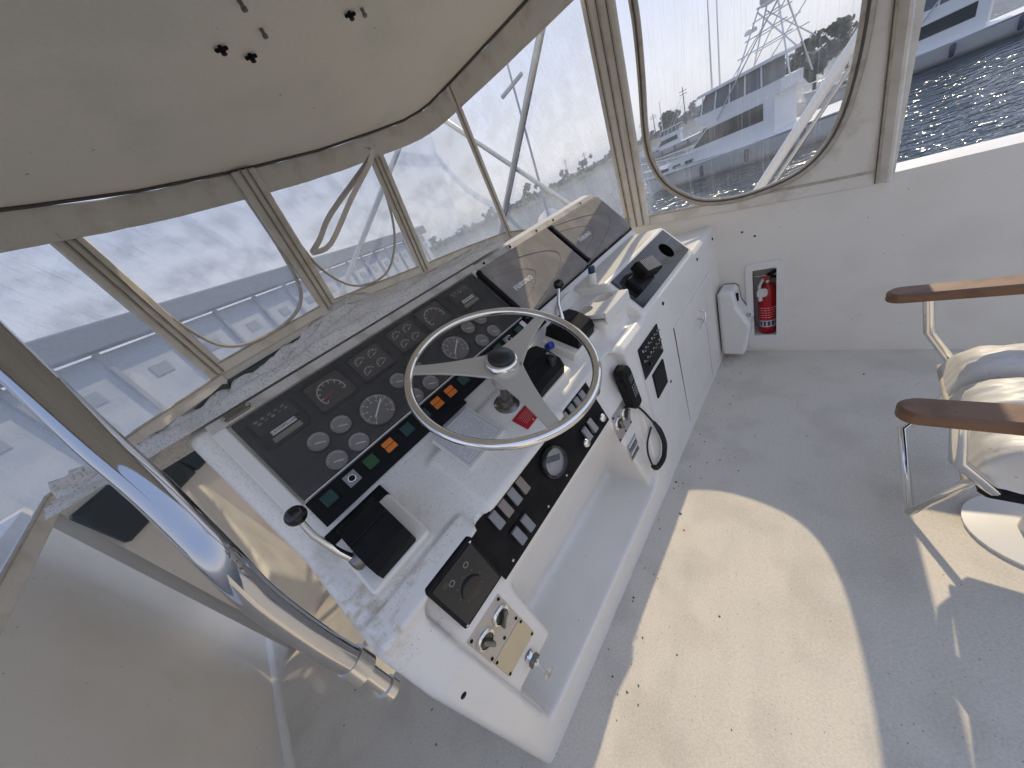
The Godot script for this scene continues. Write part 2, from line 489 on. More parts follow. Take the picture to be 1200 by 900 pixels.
var spotted: MB
func console_mesh() -> MB:
	var s := 0.0095
	var x0 := -0.235; var y0 := -0.045; var z0 := -1.41
	var nx := 284; var ny := 160; var nz := 98
	var pod := PackedVector2Array([Vector2(-0.556, -0.2), Vector2(-0.556, 0.3), Vector2(-0.55, 0.745), Vector2(-0.585, 0.94), Vector2(-0.852, 1.076), Vector2(-1.0896, 1.4115), Vector2(-1.14, 1.425), Vector2(-1.27, 1.36), Vector2(-1.36, 1.1), Vector2(-1.38, -0.2)])
	var dash := PackedVector2Array([Vector2(-0.84, -0.2), Vector2(-0.84, 1.08), Vector2(-0.864, 1.113), Vector2(-1.0896, 1.4115), Vector2(-1.14, 1.425), Vector2(-1.27, 1.36), Vector2(-1.36, 1.1), Vector2(-1.38, -0.2)])
	var box := PackedVector2Array([Vector2(-0.562, -0.2), Vector2(-0.562, 0.945), Vector2(-0.578, 0.972), Vector2(-0.69, 1.108), Vector2(-0.705, 1.12), Vector2(-0.95, 1.125), Vector2(-1.3, 1.0), Vector2(-1.3, -0.2)])
	var cab := PackedVector2Array([Vector2(-0.556, -0.2), Vector2(-0.562, 0.925), Vector2(-0.577, 0.947), Vector2(-1.38, 0.947), Vector2(-1.38, -0.2)])
	var gp := PackedFloat32Array(); var gd := PackedFloat32Array(); var gb := PackedFloat32Array(); var gc := PackedFloat32Array()
	for iz in nz:
		for iy in ny:
			var p := Vector2(z0 + iz * s, y0 + iy * s)
			gp.append(poly_d(p, pod)); gd.append(poly_d(p, dash)); gb.append(poly_d(p, box)); gc.append(poly_d(p, cab))
	var ca := cos(deg_to_rad(27.0)); var sa := sin(deg_to_rad(27.0))
	var f := func(ix: int, iy: int, iz: int) -> float:
		var x := x0 + ix * s
		var y := y0 + iy * s
		var z := z0 + iz * s
		var k := iz * ny + iy
		var d := smax(gp[k], absf(x - 0.435) - 0.625, 0.035)
		if x > 0.7:
			d = smin(d, smax(gc[k], absf(x - 1.7) - 0.75, 0.02), 0.012)
			d = minf(d, smax(gb[k], absf(x - 1.56) - 0.365, 0.015))
			d = minf(d, smax(gd[k], absf(x - 1.43) - 0.55, 0.02))
			d = smin(d, smax(smax(absf(x - 1.09) - 0.10, absf(z + 0.73) - 0.11, 0.03), y - 1.048, 0.015), 0.02)
			for h in [Vector2(1.038, -0.739), Vector2(1.146, -0.699)]:
				d = maxf(d, -maxf(Vector2(x - h.x, z - h.y).length() - 0.047, 0.965 - y))
		if y > 0.85 and x < 0.85:
			# raised pad under the wheel, raised front rim at the left
			var e := (y - 0.94) * sa - (z + 0.585) * ca
			var o := (y - 0.94) * ca + (z + 0.585) * sa
			var q := Vector3(absf(x - 0.36) - 0.17, absf(e - 0.12) - 0.10, absf(o) - 0.004)
			var pad := Vector3(maxf(q.x, 0), maxf(q.y, 0), maxf(q.z, 0)).length() - 0.022
			d = smin(d, pad, 0.03)
			var q2 := Vector3(absf(x + 0.025) - 0.135, absf(e - 0.028) - 0.026, absf(o) - 0.004)
			d = smin(d, Vector3(maxf(q2.x, 0), maxf(q2.y, 0), maxf(q2.z, 0)).length() - 0.011, 0.012)
		if y < 1.05 and x > -0.2 and x < 1.1:
			# shallow recess of the aft face
			var face := -0.55 - maxf(0.0, y - 0.745) * 0.18
			var q3 := Vector2(absf(x - 0.437) - 0.46, absf(y - 0.55) - 0.33)
			var rr := Vector2(maxf(q3.x, 0), maxf(q3.y, 0)).length() + minf(maxf(q3.x, q3.y), 0.0) - 0.06
			var rec := maxf(rr, face - 0.034 - z)
			d = smax(d, -rec, 0.014)
			# deep toe space under the switch panel
			var back := ((z + 0.575) * 0.60 + (0.74 - y) * 0.26) / 0.654
			var right := (x - (0.755 + 0.24 * (0.745 - y))) * 0.97
			var toe := smax(smax(0.075 - 0.0 * y - x + 0.02, right, 0.02), smax(y - 0.738, smax(0.15 - y, -back, 0.06), 0.004), 0.02)
			d = smax(d, -toe, 0.012)
			var low := smax(smax(-0.078 - x, x - 0.3, 0.02), smax(y - 0.355 - 0.4 * (z + 0.60), smax(0.15 - y, -back, 0.06), 0.03), 0.02)
			d = smax(d, -low, 0.012)
		# cove where the console meets the deck
		return d
	var g := PackedFloat32Array()
	g.resize(nx * ny * nz)
	g.fill(9.0)
	var bs := 4
	var cells := []
	var reach := s * bs * 0.87 + 0.03
	for bx in range(0, nx - 1, bs):
		for by in range(0, ny - 1, bs):
			for bz in range(0, nz - 1, bs):
				var mid: float = f.call(mini(bx + 2, nx - 1), mini(by + 2, ny - 1), mini(bz + 2, nz - 1))
				if absf(mid) > reach:
					continue
				cells.append(Vector3i(bx, by, bz))
				for ix in range(bx, mini(bx + bs, nx - 1) + 1):
					for iy in range(by, mini(by + bs, ny - 1) + 1):
						for iz in range(bz, mini(bz + bs, nz - 1) + 1):
							var k := (ix * ny + iy) * nz + iz
							if g[k] == 9.0:
								g[k] = f.call(ix, iy, iz)
	var m := MB.new()
	var vid := PackedInt32Array()
	vid.resize(nx * ny * nz)
	vid.fill(-1)
	var off := PackedInt32Array()
	for q in 8:
		off.append((((q >> 2) & 1) * ny + ((q >> 1) & 1)) * nz + (q & 1))
	var list := PackedInt32Array()
	for b in cells:
		for ix in range(b.x, mini(b.x + bs, nx - 1)):
			for iy in range(b.y, mini(b.y + bs, ny - 1)):
				for iz in range(b.z, mini(b.z + bs, nz - 1)):
					var k := (ix * ny + iy) * nz + iz
					var bits := 0
					for q in 8:
						if g[k + off[q]] < 0.0:
							bits += 1
					if bits == 0 or bits == 8:
						continue
					var sum := Vector3.ZERO
					var cnt := 0
					var grad := Vector3.ZERO
					for q in 8:
						var a := g[k + off[q]]
						var pa := Vector3((q >> 2) & 1, (q >> 1) & 1, q & 1)
						grad += a * (pa * 2.0 - Vector3.ONE)
						for bit in [1, 2, 4]:
							if q & bit == 0:
								var w := g[k + off[q | bit]]
								if (a < 0.0) != (w < 0.0):
									var pb := Vector3(((q | bit) >> 2) & 1, ((q | bit) >> 1) & 1, (q | bit) & 1)
									sum += pa.lerp(pb, a / (a - w))
									cnt += 1
					vid[k] = m.vert(Vector3(x0, y0, z0) + (Vector3(ix, iy, iz) + sum / cnt) * s, grad.normalized())
					list.append(k)
	for k in list:
		var iz := k % nz
		var iy := (k / nz) % ny
		var ix := k / (nz * ny)
		# edges along x, y, z that leave this cell's low corner
		var a := g[k]
		if iy > 0 and iz > 0 and (a < 0.0) != (g[k + ny * nz] < 0.0):
			quad_net(m, vid, k, k - nz, k - nz - 1, k - 1)
		if ix > 0 and iz > 0 and (a < 0.0) != (g[k + nz] < 0.0):
			quad_net(m, vid, k, k - ny * nz, k - ny * nz - 1, k - 1)
		if ix > 0 and iy > 0 and (a < 0.0) != (g[k + 1] < 0.0):
			quad_net(m, vid, k, k - ny * nz, k - ny * nz - nz, k - nz)
	# mildew and rust stains with a grain of their own on the left of the helm top and along the dash rim
	var ns := noise(77, 34.0, 4)
	var nb := noise(78, 7.0, 3)
	var clean := PackedInt32Array()
	spotted = MB.new()
	for q in range(0, m.i.size(), 3):
		var p := (m.v[m.i[q]] + m.v[m.i[q + 1]] + m.v[m.i[q + 2]]) / 3.0
		var dirty_here := p.y > 0.86 and p.x < 0.34 + 0.25 * nb.get_noise_3dv(p) + 0.2 * ns.get_noise_3dv(p) and (m.n[m.i[q]].y > 0.4 or p.x < -0.1) and p.z < -0.6
		if p.x < -0.12 and p.y > 0.86:
			dirty_here = true
		if dirty_here:
			for k in 3:
				var o := m.i[q + k]
				spotted.i.append(spotted.v.size())
				spotted.vert(m.v[o], m.n[o])
				var rust := smoothstep(0.16, -0.1, m.v[o].x) * smoothstep(1.12, 0.98, m.v[o].y) * smoothstep(0.885, 0.95, m.v[o].y) * smoothstep(-0.1, 0.5, ns.get_noise_3dv(m.v[o]) + 0.3 * nb.get_noise_3dv(m.v[o]))
				spotted.c.append(Color.WHITE.lerp(Color(0.62, 0.52, 0.38), 0.7 * rust))
		else:
			for k in 3:
				clean.append(m.i[q + k])
	m.i = clean
	return m

func quad_net(m: MB, vid: PackedInt32Array, a: int, b: int, c: int, d: int) -> void:
	if vid[a] >= 0 and vid[b] >= 0 and vid[c] >= 0 and vid[d] >= 0:
		m.quadi(vid[a], vid[b], vid[c], vid[d])

# ------------------------------------------------------------------ printed faces
func img(w: int, h: int, c: Color) -> Image:
	var im := Image.create(w, h, false, Image.FORMAT_RGB8)
	im.fill(c.linear_to_srgb())
	return im

func arc(im: Image, cx: float, cy: float, r: float, a0: float, a1: float, w: float, c: Color) -> void:
	var col := c.linear_to_srgb()
	var n := int(absf(a1 - a0) * r * 1.5) + 2
	for j in n + 1:
		var a := lerpf(a0, a1, float(j) / n)
		for k in int(w * 2) + 1:
			var rr := r - w * 0.5 + k * 0.5
			var x := int(cx + rr * cos(a)); var y := int(cy - rr * sin(a))
			if x >= 0 and y >= 0 and x < im.get_width() and y < im.get_height():
				im.set_pixel(x, y, col)

func ticks(im: Image, cx: float, cy: float, r0: float, r1: float, a0: float, a1: float, n: int, c: Color, w := 1.5) -> void:
	var col := c.linear_to_srgb()
	for j in n + 1:
		var a := lerpf(a0, a1, float(j) / n)
		var k := int((r1 - r0) * 2)
		for q in k + 1:
			var r := lerpf(r0, r1, float(q) / k)
			for s in 3:
				var o := (s - 1) * w * 0.5
				var x := int(cx + r * cos(a) - o * sin(a)); var y := int(cy - r * sin(a) - o * cos(a))
				if x >= 0 and y >= 0 and x < im.get_width() and y < im.get_height():
					im.set_pixel(x, y, col)

func print_mat(called: String, im: Image, rough := 0.4) -> StandardMaterial3D:
	var m := mat(called, Color.WHITE, rough)
	m.albedo_texture = ImageTexture.create_from_image(im)
	m.texture_repeat = false
	return m

func printed_faces() -> void:
	var w := Color(0.62, 0.61, 0.58)
	var im := img(160, 160, Color(0.13, 0.122, 0.115))
	ticks(im, 80, 80, 66, 76, -0.8, PI + 0.8, 40, w, 1.0)
	ticks(im, 80, 80, 58, 76, -0.8, PI + 0.8, 8, w, 2.5)
	for j in 9:
		var a := lerpf(-0.8, PI + 0.8, j / 8.0)
		im.fill_rect(Rect2i(int(80 + 46 * cos(a)) - 4, int(80 - 46 * sin(a)) - 4, 7, 8), w.linear_to_srgb())
		im.fill_rect(Rect2i(int(80 + 46 * cos(a)) - 2, int(80 - 46 * sin(a)) - 2, 3, 4), Color(0.28, 0.27, 0.26))
	print_mat("tachometer_face", im)
	im = img(96, 96, Color(0.20, 0.185, 0.175))
	ticks(im, 48, 48, 34, 44, 0.3, PI - 0.3, 10, w, 1.2)
	im.fill_rect(Rect2i(34, 50, 28, 4), Color(0.55, 0.54, 0.52))
	print_mat("small_gauge_face", im)
	im = img(192, 160, Color(0.035, 0.03, 0.03))
	arc(im, 96, 92, 66, -0.25, PI + 0.6, 4, Color(0.4, 0.39, 0.38))
	ticks(im, 96, 92, 50, 62, -0.25, PI + 0.6, 8, w, 2.0)
	print_mat("wide_tachometer_face", im)
	im = img(192, 160, Color(0.035, 0.028, 0.028))
	for q in [[56, 52], [138, 52], [56, 122], [138, 122]]:
		arc(im, q[0], q[1], 30, 0.4, PI + 0.3, 3, Color(0.33, 0.32, 0.31))
		ticks(im, q[0], q[1], 20, 28, 0.4, PI + 0.3, 4, w * 0.8, 1.5)
	print_mat("four_gauge_face", im)
	# warning-lamp block: two rows of small symbols
	im = img(192, 150, Color(0.016, 0.018, 0.019))
	var rng := RandomNumberGenerator.new()
	rng.seed = 4
	for row in 2:
		for k in 5:
			var x := 22 + k * 32 + row * 8
			var y := 24 + row * 30
			var c := Color(0.45, 0.45, 0.44) * rng.randf_range(0.25, 1.0)
			arc(im, x + 6, y + 6, 7, 0, TAU, 2, c)
			im.fill_rect(Rect2i(x + 2 + rng.randi() % 6, y + 3, 6, 3), c.linear_to_srgb())
			im.fill_rect(Rect2i(x - 4, y + 10, 6 + rng.randi() % 8, 2), c.linear_to_srgb())
	print_mat("warning_lamp_face", im)
	# printed card, red tag, plotter front, breaker plate, bottle labels
	im = img(256, 256, Color(0.60, 0.60, 0.60))
	for row in 24:
		var y := 16 + row * 9
		var x := 18
		while x < 226:
			var l := 4 + rng.randi() % 14
			if rng.randf() < 0.82:
				im.fill_rect(Rect2i(x, y, mini(l, 230 - x), 2), Color(0.55, 0.55, 0.57).lerp(Color(0.38, 0.38, 0.4), rng.randf()))
			x += l + 4
	for q in [Rect2i(10, 8, 236, 2), Rect2i(10, 238, 236, 2), Rect2i(10, 8, 2, 232), Rect2i(244, 8, 2, 232)]:
		im.fill_rect(q, Color(0.45, 0.45, 0.47))
	print_mat("printed_card", im, 0.55)
	im = img(128, 96, Color(0.40, 0.012, 0.022))
	for row in 6:
		var x := 20
		while x < 108:
			var l := 4 + rng.randi() % 9
			im.fill_rect(Rect2i(x, 16 + row * 11, mini(l, 110 - x), 3), Color(0.85, 0.62, 0.6))
			x += l + 4
	print_mat("red_tag_face", im)
	im = img(192, 224, Color(0.012, 0.014, 0.017))
	arc(im, 96, 120, 44, 0, TAU, 3, Color(0.05, 0.05, 0.05))
	arc(im, 96, 120, 20, 0, TAU, 2, Color(0.30, 0.28, 0.12))
	for q in [[-8, -8], [2, -8], [-8, 4], [3, 4]]:
		im.fill_rect(Rect2i(96 + q[0], 120 + q[1], 6, 6), Color(0.5, 0.48, 0.25))
	arc(im, 60, 44, 10, 0, TAU, 2, Color(0.25, 0.25, 0.24))
	arc(im, 132, 44, 10, 0, TAU, 2, Color(0.25, 0.25, 0.24))
	for j in 8:
		im.fill_rect(Rect2i(int(96 + 54 * cos(j * 0.785)) - 2, int(120 + 54 * sin(j * 0.785)) - 2, 4, 4), Color(0.45, 0.45, 0.44))
	for row in 3:
		im.fill_rect(Rect2i(28, 20 + row * 7, 22 + row * 3, 2), Color(0.35, 0.35, 0.34))
	print_mat("autopilot_face", im, 0.3)
	im = img(128, 64, Color(0.40, 0.012, 0.016))
	im.fill_rect(Rect2i(0, 0, 128, 40), Color(0.68, 0.03, 0.05))
	for row in 5:
		var x := 4
		while x < 122:
			var l := 4 + rng.randi() % 14
			im.fill_rect(Rect2i(x, 4 + row * 7, mini(l, 122 - x), 2), Color(0.88, 0.7, 0.7))
			x += l + 5
	im.fill_rect(Rect2i(0, 42, 128, 20), Color(0.75, 0.76, 0.78))
	for k in 6:
		im.fill_rect(Rect2i(8 + k * 20, 45, 12, 13), Color(0.14, 0.22, 0.36))
	print_mat("extinguisher_label", im)

func disc(r: float, k := 28) -> MB:
	return extr(circ(r, k), 0.0015, 0.0004)

func text(s: String, size: float, depth := 0.002) -> TextMesh:
	var t := TextMesh.new()
	var f := SystemFont.new()
	f.font_names = PackedStringArray(["Droid Sans"])
	f.font_weight = 700
	t.font = f
	t.text = s
	t.font_size = 48
	t.pixel_size = size / 48.0
	t.depth = depth
	return t

# ------------------------------------------------------------------ console
func console() -> void:
	var t := thing("helm_console", "moulded white helm console with dark gauge panel and black switch panels", "console")
	var body := console_mesh().mesh()
	var arr := spotted.mesh().surface_get_arrays(0)
	body.add_surface_from_arrays(Mesh.PRIMITIVE_TRIANGLES, arr)
	body.surface_set_material(0, M.gelcoat)
	body.surface_set_material(1, M.spotted_gelcoat)
	part("console_body", body, null, t)
	# instrument panel
	part("gauge_panel", extr(rrect(0.945, 0.283, 0.006), 0.004, 0.001), M.panel_dark, t, DP(0.372, 0.146, 0.002))
	for q in [[0.372, 0.304, 1.02, 0.03, "top_trim"], [0.858, 0.146, 0.026, 0.286, "side_trim"], [-0.124, 0.146, 0.034, 0.286, "side_trim"]]:
		part(q[4], extr(rrect(q[2], q[3], 0.004), 0.014, 0.003), M.stain_bar if q[4] == "top_trim" else M.white_plastic, t, DP(q[0], q[1], 0.001))
	var la := part("latch", cbox(0.06, 0.018, 0.008, 0.002), M.worn_bronze, t, DP(-0.068, 0.304, 0.018))
	for s in [-1, 1]:
		part("screw", lathe([Vector2(0.006, 0), Vector2(0.005, 0.004), Vector2(0, 0.005)], 10), M.steel, la, at(0.03 * s, 0, 0.003))
	for k in 2:
		var u: float = [-0.018, 0.724][k]
		var w := part("warning_lamp_block", extr(rrect(0.125, 0.1, 0.014), 0.008, 0.002), M.black_satin, t, DP(u, 0.216, 0.005))
		part("symbol_face", extr(rrect(0.105, 0.05, 0.004), 0.001), M.warning_lamp_face, w, at(0.0, 0.022, 0.0082))
		var nm := part("name_plate", cbox(0.066, 0.013, 0.001, 0.0003), M.white_print, w, at(0.003, -0.014, 0.009))
		part("lettering", text("CATERPILLAR", 0.0105, 0.0006), M.black, nm, at(0, 0, 0.0008))
		part("liquid_crystal_strip", cbox(0.076, 0.015, 0.001, 0.0003), M.lcd, w, at(0.001, -0.034, 0.009))
	for q in [[0.132, 0.214, 0], [0.278, 0.216, 1], [0.43, 0.222, 1], [0.566, 0.228, 0]]:
		var w := part("wide_gauge", ring(rrect(0.128, 0.112, 0.014), rrect(0.112, 0.096, 0.008), 0.009), M.black_satin, t, DP(q[0], q[1], 0.005))
		part("gauge_face", extr(rrect(0.113, 0.097, 0.008), 0.0015), [M.wide_tachometer_face, M.four_gauge_face][q[2]], w, at(0, 0, 0.001))
		if q[2] == 0:
			part("needle", cbox(0.04, 0.0022, 0.001, 0.0003), M.needle_red, w, Transform3D(Basis(Vector3.BACK, 0.17), Vector3(-0.018, -0.011, 0.004)))
		else:
			for s in 4:
				part("needle", cbox(0.014, 0.0014, 0.001, 0.0003), M.needle_white, w, Transform3D(Basis(Vector3.BACK, 0.35), Vector3([-0.026, 0.026, -0.026, 0.026][s], [0.016, 0.016, -0.026, -0.026][s], 0.004)))
	for u in [0.185, 0.526]:
		var w := part("round_tachometer", lathe([Vector2(0.05, 0.001), Vector2(0.05, 0.007), Vector2(0.053, 0.01), Vector2(0.056, 0.008), Vector2(0.057, 0)], 40), M.black_satin, t, DP(u, 0.078, 0.006))
		part("gauge_face", disc(0.0505, 40), M.tachometer_face, w, at(0, 0, 0.001))
		part("needle", cbox(0.004, 0.062, 0.0012, 0.0004), M.needle_white, w, Transform3D(Basis(Vector3.BACK, -0.94), Vector3(0.004, 0.002, 0.005)))
	for u0 in [0.015, 0.294, 0.628]:
		for q in [[0.0, 0.037], [0.07, 0.037], [0.0, 0.11], [0.07, 0.11]]:
			var w := part("small_gauge", lathe([Vector2(0.0275, 0.001), Vector2(0.0275, 0.006), Vector2(0.0295, 0.008), Vector2(0.0315, 0.006), Vector2(0.032, 0)], 28), M.black_satin, t, DP(u0 + q[0], q[1], 0.006))
			part("gauge_face", disc(0.028), M.small_gauge_face, w, at(0, 0, 0.001))
			part("needle", cbox(0.026, 0.0022, 0.001, 0.0003), M.needle_white, w, Transform3D(Basis(Vector3.BACK, -0.5), Vector3(0.002, -0.006, 0.0035)))
	part("clear_gauge_cover", extr(rrect(0.94, 0.28, 0.004), 0.003), M.gauge_cover, t, DP(0.372, 0.147, 0.019))
	part("cover_edge", cbox(0.94, 0.0025, 0.012, 0.0005), M.white_print, t, DP(0.372, 0.004, 0.012))
	# switch strip under the gauges
	var sw := [["teal_lens", -0.058], ["key", 0.009], ["green_lens", 0.071], ["orange_lens", 0.135], ["teal_lens", 0.203], ["teal_lens", 0.270], ["orange_lens", 0.328], ["orange_lens", 0.389], ["teal_lens", 0.453], ["teal_lens", 0.520], ["teal_lens", 0.586], ["green_lens", 0.651], ["key", 0.713], ["teal_lens", 0.784]]
	part("switch_strip", cbox(1.03, 0.082, 0.004, 0.001), M.black, t, DP(0.41, -0.04, 0.003))
	part("switch_strip", cbox(0.17, 0.05, 0.004, 0.001), M.black, t, HT(-0.04, 0.278, 0.003))
	part("name_strip", cbox(0.14, 0.016, 0.005, 0.001), M.black_satin, t, DP(0.33, -0.088, 0.006))
	for q in sw:
		if q[0] == "key":
			var w := part("key_switch", cbox(0.036, 0.036, 0.007, 0.0015), M.grey_lens, t, DP(q[1], -0.03, 0.007))
			part("ring_collar", torus(0.009, 0.0024, 24, 8), M.chrome, w, at(0, 0, 0.005))
			part("barrel", lathe([Vector2(0.0075, 0), Vector2(0.0075, 0.006), Vector2(0, 0.006)], 16), M.black, w, at(0, 0, 0.002))
			if q[1] > 0.5:
				part("key", extr(rrect(0.018, 0.022, 0.008), 0.002, 0.0005), M.chrome, w, Transform3D(Basis(Vector3.RIGHT, 1.2), Vector3(0.002, 0.004, 0.012)))
		else:
			var w := part("indicator_switch", cbox(0.042, 0.042, 0.005, 0.001), M.black_satin, t, DP(q[1], -0.03, 0.006))
			if q[0] == "orange_lens":
				for s in [-1, 1]:
					part("lens", cbox(0.034, 0.0165, 0.006, 0.0015), M.orange_lens, w, at(0, 0.009 * s, 0.004))
			else:
				part("lens", cbox(0.034, 0.034, 0.006, 0.0015), M[q[0]], w, at(0, 0, 0.004))
	part("blank_plate", cbox(0.022, 0.05, 0.006, 0.001), M.white_plastic, t, DP(0.825, -0.03, 0.006))
	# two big screens behind covers: dark frame in the dash
	part("screen_frame", cbox(1.09, 0.30, 0.006, 0.002), M.black_satin, t, DP(1.425, 0.128, 0.003))
	part("screen_trim", cbox(1.09, 0.034, 0.014, 0.003), M.stain_bar, t, DP(1.425, 0.296, 0.004))
	for u in [0.93, 1.12, 1.34, 1.5, 1.8]:
		part("trim_screw", lathe([Vector2(0.006, 0), Vector2(0.005, 0.004), Vector2(0, 0.005)], 10), M.black, t, DP(u, 0.296, 0.011))
	for u in [1.02, 1.42, 1.64, 1.86]:
		part("frame_screw", lathe([Vector2(0.005, 0), Vector2(0.004, 0.003), Vector2(0, 0.004)], 10), M.steel, t, DP(u, -0.008, 0.006))
	# black switch panel on the aft face
	var pts := PackedVector2Array([Vector2(0.092, 0.002), Vector2(0.752, 0.002), Vector2(0.738, 0.196), Vector2(0.088, 0.196)])
	part("switch_panel", extr(pts, 0.006, 0.001), M.black_satin, t, BP(0, 0, -0.030))
	for q in [[0.295, 0.158, "brown_lens"], [0.255, 0.158, "grey_lens"], [0.214, 0.158, "brown_lens"], [0.175, 0.158, "grey_lens"], [0.237, 0.062, "grey_lens"], [0.195, 0.062, "grey_lens"], [0.607, 0.066, "grey_lens"], [0.65, 0.066, "grey_lens"], [0.682, 0.172, "grey_lens"], [0.645, 0.172, "grey_lens"], [0.607, 0.172, "grey_lens"], [0.565, 0.172, "grey_lens"]]:
		var w := part("rocker_switch", cbox(0.033, 0.058, 0.008, 0.002), M.black_satin, t, BP(q[0], q[1], -0.022))
		part("rocker", extr(PackedVector2Array([Vector2(-0.026, 0), Vector2(0.026, 0), Vector2(0.024, 0.007), Vector2(0.0, 0.0105), Vector2(-0.024, 0.016)]), 0.026, 0.002), M[q[2]], w, Transform3D(Basis(Vector3(0, 1, 0), Vector3(0, 0, 1), Vector3(1, 0, 0)), Vector3(-0.013, 0, 0.002)))
	for q in [[0.574, 0.054], [0.703, 0.056]]:
		part("pull_knob", lathe([Vector2(0.008, 0), Vector2(0.008, 0.012), Vector2(0.015, 0.014), Vector2(0.016, 0.022), Vector2(0.012, 0.029), Vector2(0.0, 0.031)], 20), M.chrome, t, BP(q[0], q[1], -0.024))
	for q in [[0.445, 0.03], [0.325, 0.022], [0.14, 0.022]]:
		part("panel_screw", lathe([Vector2(0.005, 0), Vector2(0.004, 0.003), Vector2(0, 0.004)], 10), M.steel, t, BP(q[0], q[1], -0.024))
	var co := part("compass_gauge", lathe([Vector2(0.043, 0.004), Vector2(0.044, 0.018), Vector2(0.049, 0.021), Vector2(0.055, 0.016), Vector2(0.056, 0)], 36), M.black_gloss, t, BP(0.43, 0.112, -0.024))
	part("dial", disc(0.0435, 32), M.grey_lens, co, at(0, 0, 0.006))
	part("dial_band", cbox(0.07, 0.02, 0.002, 0.0005), M.black, co, Transform3D(Basis(Vector3.BACK, -0.6), Vector3(0.0, 0.012, 0.008)))
	part("lens", lathe([Vector2(0.044, 0.016), Vector2(0.03, 0.021), Vector2(0.0, 0.023)], 32), M.pane_glass, co)
	# left column of the recess: autopilot head, key plate, ivory plate, pull handle
	var ap := part("autopilot_head", extr(rrect(0.146, 0.19, 0.008), 0.022, 0.004), M.black_satin, t, FF(0.021, 0.862, -0.034))
	part("face_print", extr(rrect(0.126, 0.168, 0.004), 0.001), M.autopilot_face, ap, at(0, 0, 0.0222))
	part("course_knob", lathe([Vector2(0.03, 0), Vector2(0.028, 0.006), Vector2(0.018, 0.008), Vector2(0.0, 0.008)], 24), M.autopilot_knob, ap, at(0, -0.01, 0.023))
	for q in [[-0.064, -0.086], [0.064, 0.086]]:
		part("screw", lathe([Vector2(0.004, 0), Vector2(0.003, 0.002), Vector2(0, 0.003)], 8), M.steel, ap, at(q[0], q[1], 0.022))
	for side in 2:
		var cx: float = [-0.008, 0.842][side]
		var kp := part("key_plate", cbox(0.128, 0.145, 0.004, 0.001), M.silver_plate, t, FF(cx, 0.655, -0.024))
		for s in [-1, 1]:
			var ks := part("ignition_switch", lathe([Vector2(0.030, 0), Vector2(0.030, 0.004), Vector2(0.027, 0.007), Vector2(0.022, 0.008), Vector2(0.021, 0.004), Vector2(0, 0.004)], 24), M.chrome, t, FF(cx + 0.032 * s, 0.668, -0.022))
			part("grip", cbox(0.012, 0.05, 0.018, 0.004), M.worn_bronze, ks, Transform3D(Basis(Vector3.BACK, -0.5 * s - 0.2), Vector3(0, -0.006, 0.012)))
			part("dark_barrel", lathe([Vector2(0.021, 0.0), Vector2(0.02, 0.006), Vector2(0, 0.007)], 20), M.dark_glass, ks)
		for q in [[-0.055, 0.06], [0.055, 0.06], [-0.055, -0.062], [0.055, -0.062], [0.0, -0.062]]:
			part("screw", lathe([Vector2(0.005, 0), Vector2(0.004, 0.003), Vector2(0, 0.0035)], 8), M.black, kp, at(q[0], q[1], 0.002))
	var iv := part("ivory_plate", cbox(0.126, 0.108, 0.006, 0.0015), M.ivory_plate, t, FF(-0.006, 0.523, -0.022))
	for q in [[-0.056, 0.045], [0.056, 0.045], [-0.056, -0.045], [0.056, -0.045]]:
		part("screw", lathe([Vector2(0.005, 0), Vector2(0.004, 0.003), Vector2(0, 0.0035)], 8), M.black, iv, at(q[0], q[1], 0.003))
	var ph := part("pull_handle", lathe([Vector2(0.018, 0), Vector2(0.018, 0.012), Vector2(0.014, 0.016), Vector2(0.014, 0.032), Vector2(0.006, 0.036), Vector2(0.005, 0.062), Vector2(0.02, 0.072), Vector2(0.021, 0.077), Vector2(0.0, 0.08)], 20), M.chrome, t, Transform3D(FF(0, 0, 0).basis * Basis(Vector3(1, 0, 0), 0.35), FF(0.004, 0.425, -0.024).origin))
	part("hexagon_nut", lathe([Vector2(0.021, 0.014), Vector2(0.021, 0.028), Vector2(0.0, 0.028)], 6), M.worn_bronze, ph)
	# right column: louvred plate and worn hole
	var lv := part("louvre_plate", cbox(0.085, 0.10, 0.004, 0.001), M.silver_plate, t, FF(0.86, 0.47, -0.024))
	for s in 4:
		part("slat", cbox(0.07, 0.011, 0.008, 0.002), [M.worn_bronze, M.steel][s % 2], lv, at(0, -0.034 + 0.023 * s, 0.004))
	part("chipped_hole", lathe([Vector2(0.013, 0.001), Vector2(0.014, 0.004), Vector2(0.02, 0.0035), Vector2(0.021, 0)], 14), M.worn_bronze, t, FF(0.775, 0.865, -0.044))
	part("hole_dark", disc(0.0135, 14), M.black, t, FF(0.775, 0.865, -0.043))
	part("face_screw", lathe([Vector2(0.009, 0), Vector2(0.008, 0.006), Vector2(0, 0.008)], 12), M.black, t, FF(-0.15, 0.67, 0.004))
	# breaker plates, door, screws on the cabinet
	var br := part("breaker_panel", extr(PackedVector2Array([Vector2(1.065, 0.70), Vector2(1.295, 0.70), Vector2(1.285, 0.857), Vector2(1.065, 0.857)]), 0.005, 0.001), M.black_satin, t, CF(0, 0, -0.001))
	for r in 2:
		for k in 6:
			part("toggle", lathe([Vector2(0.006, 0), Vector2(0.006, 0.005), Vector2(0.0025, 0.006), Vector2(0.003, 0.016), Vector2(0, 0.017)], 8), M.steel if (k + r) % 3 == 0 else M.grey_lens, br, Transform3D(Basis(Vector3.RIGHT, -0.3), Vector3(1.09 + k * 0.035, 0.832 - r * 0.05, 0.005)))
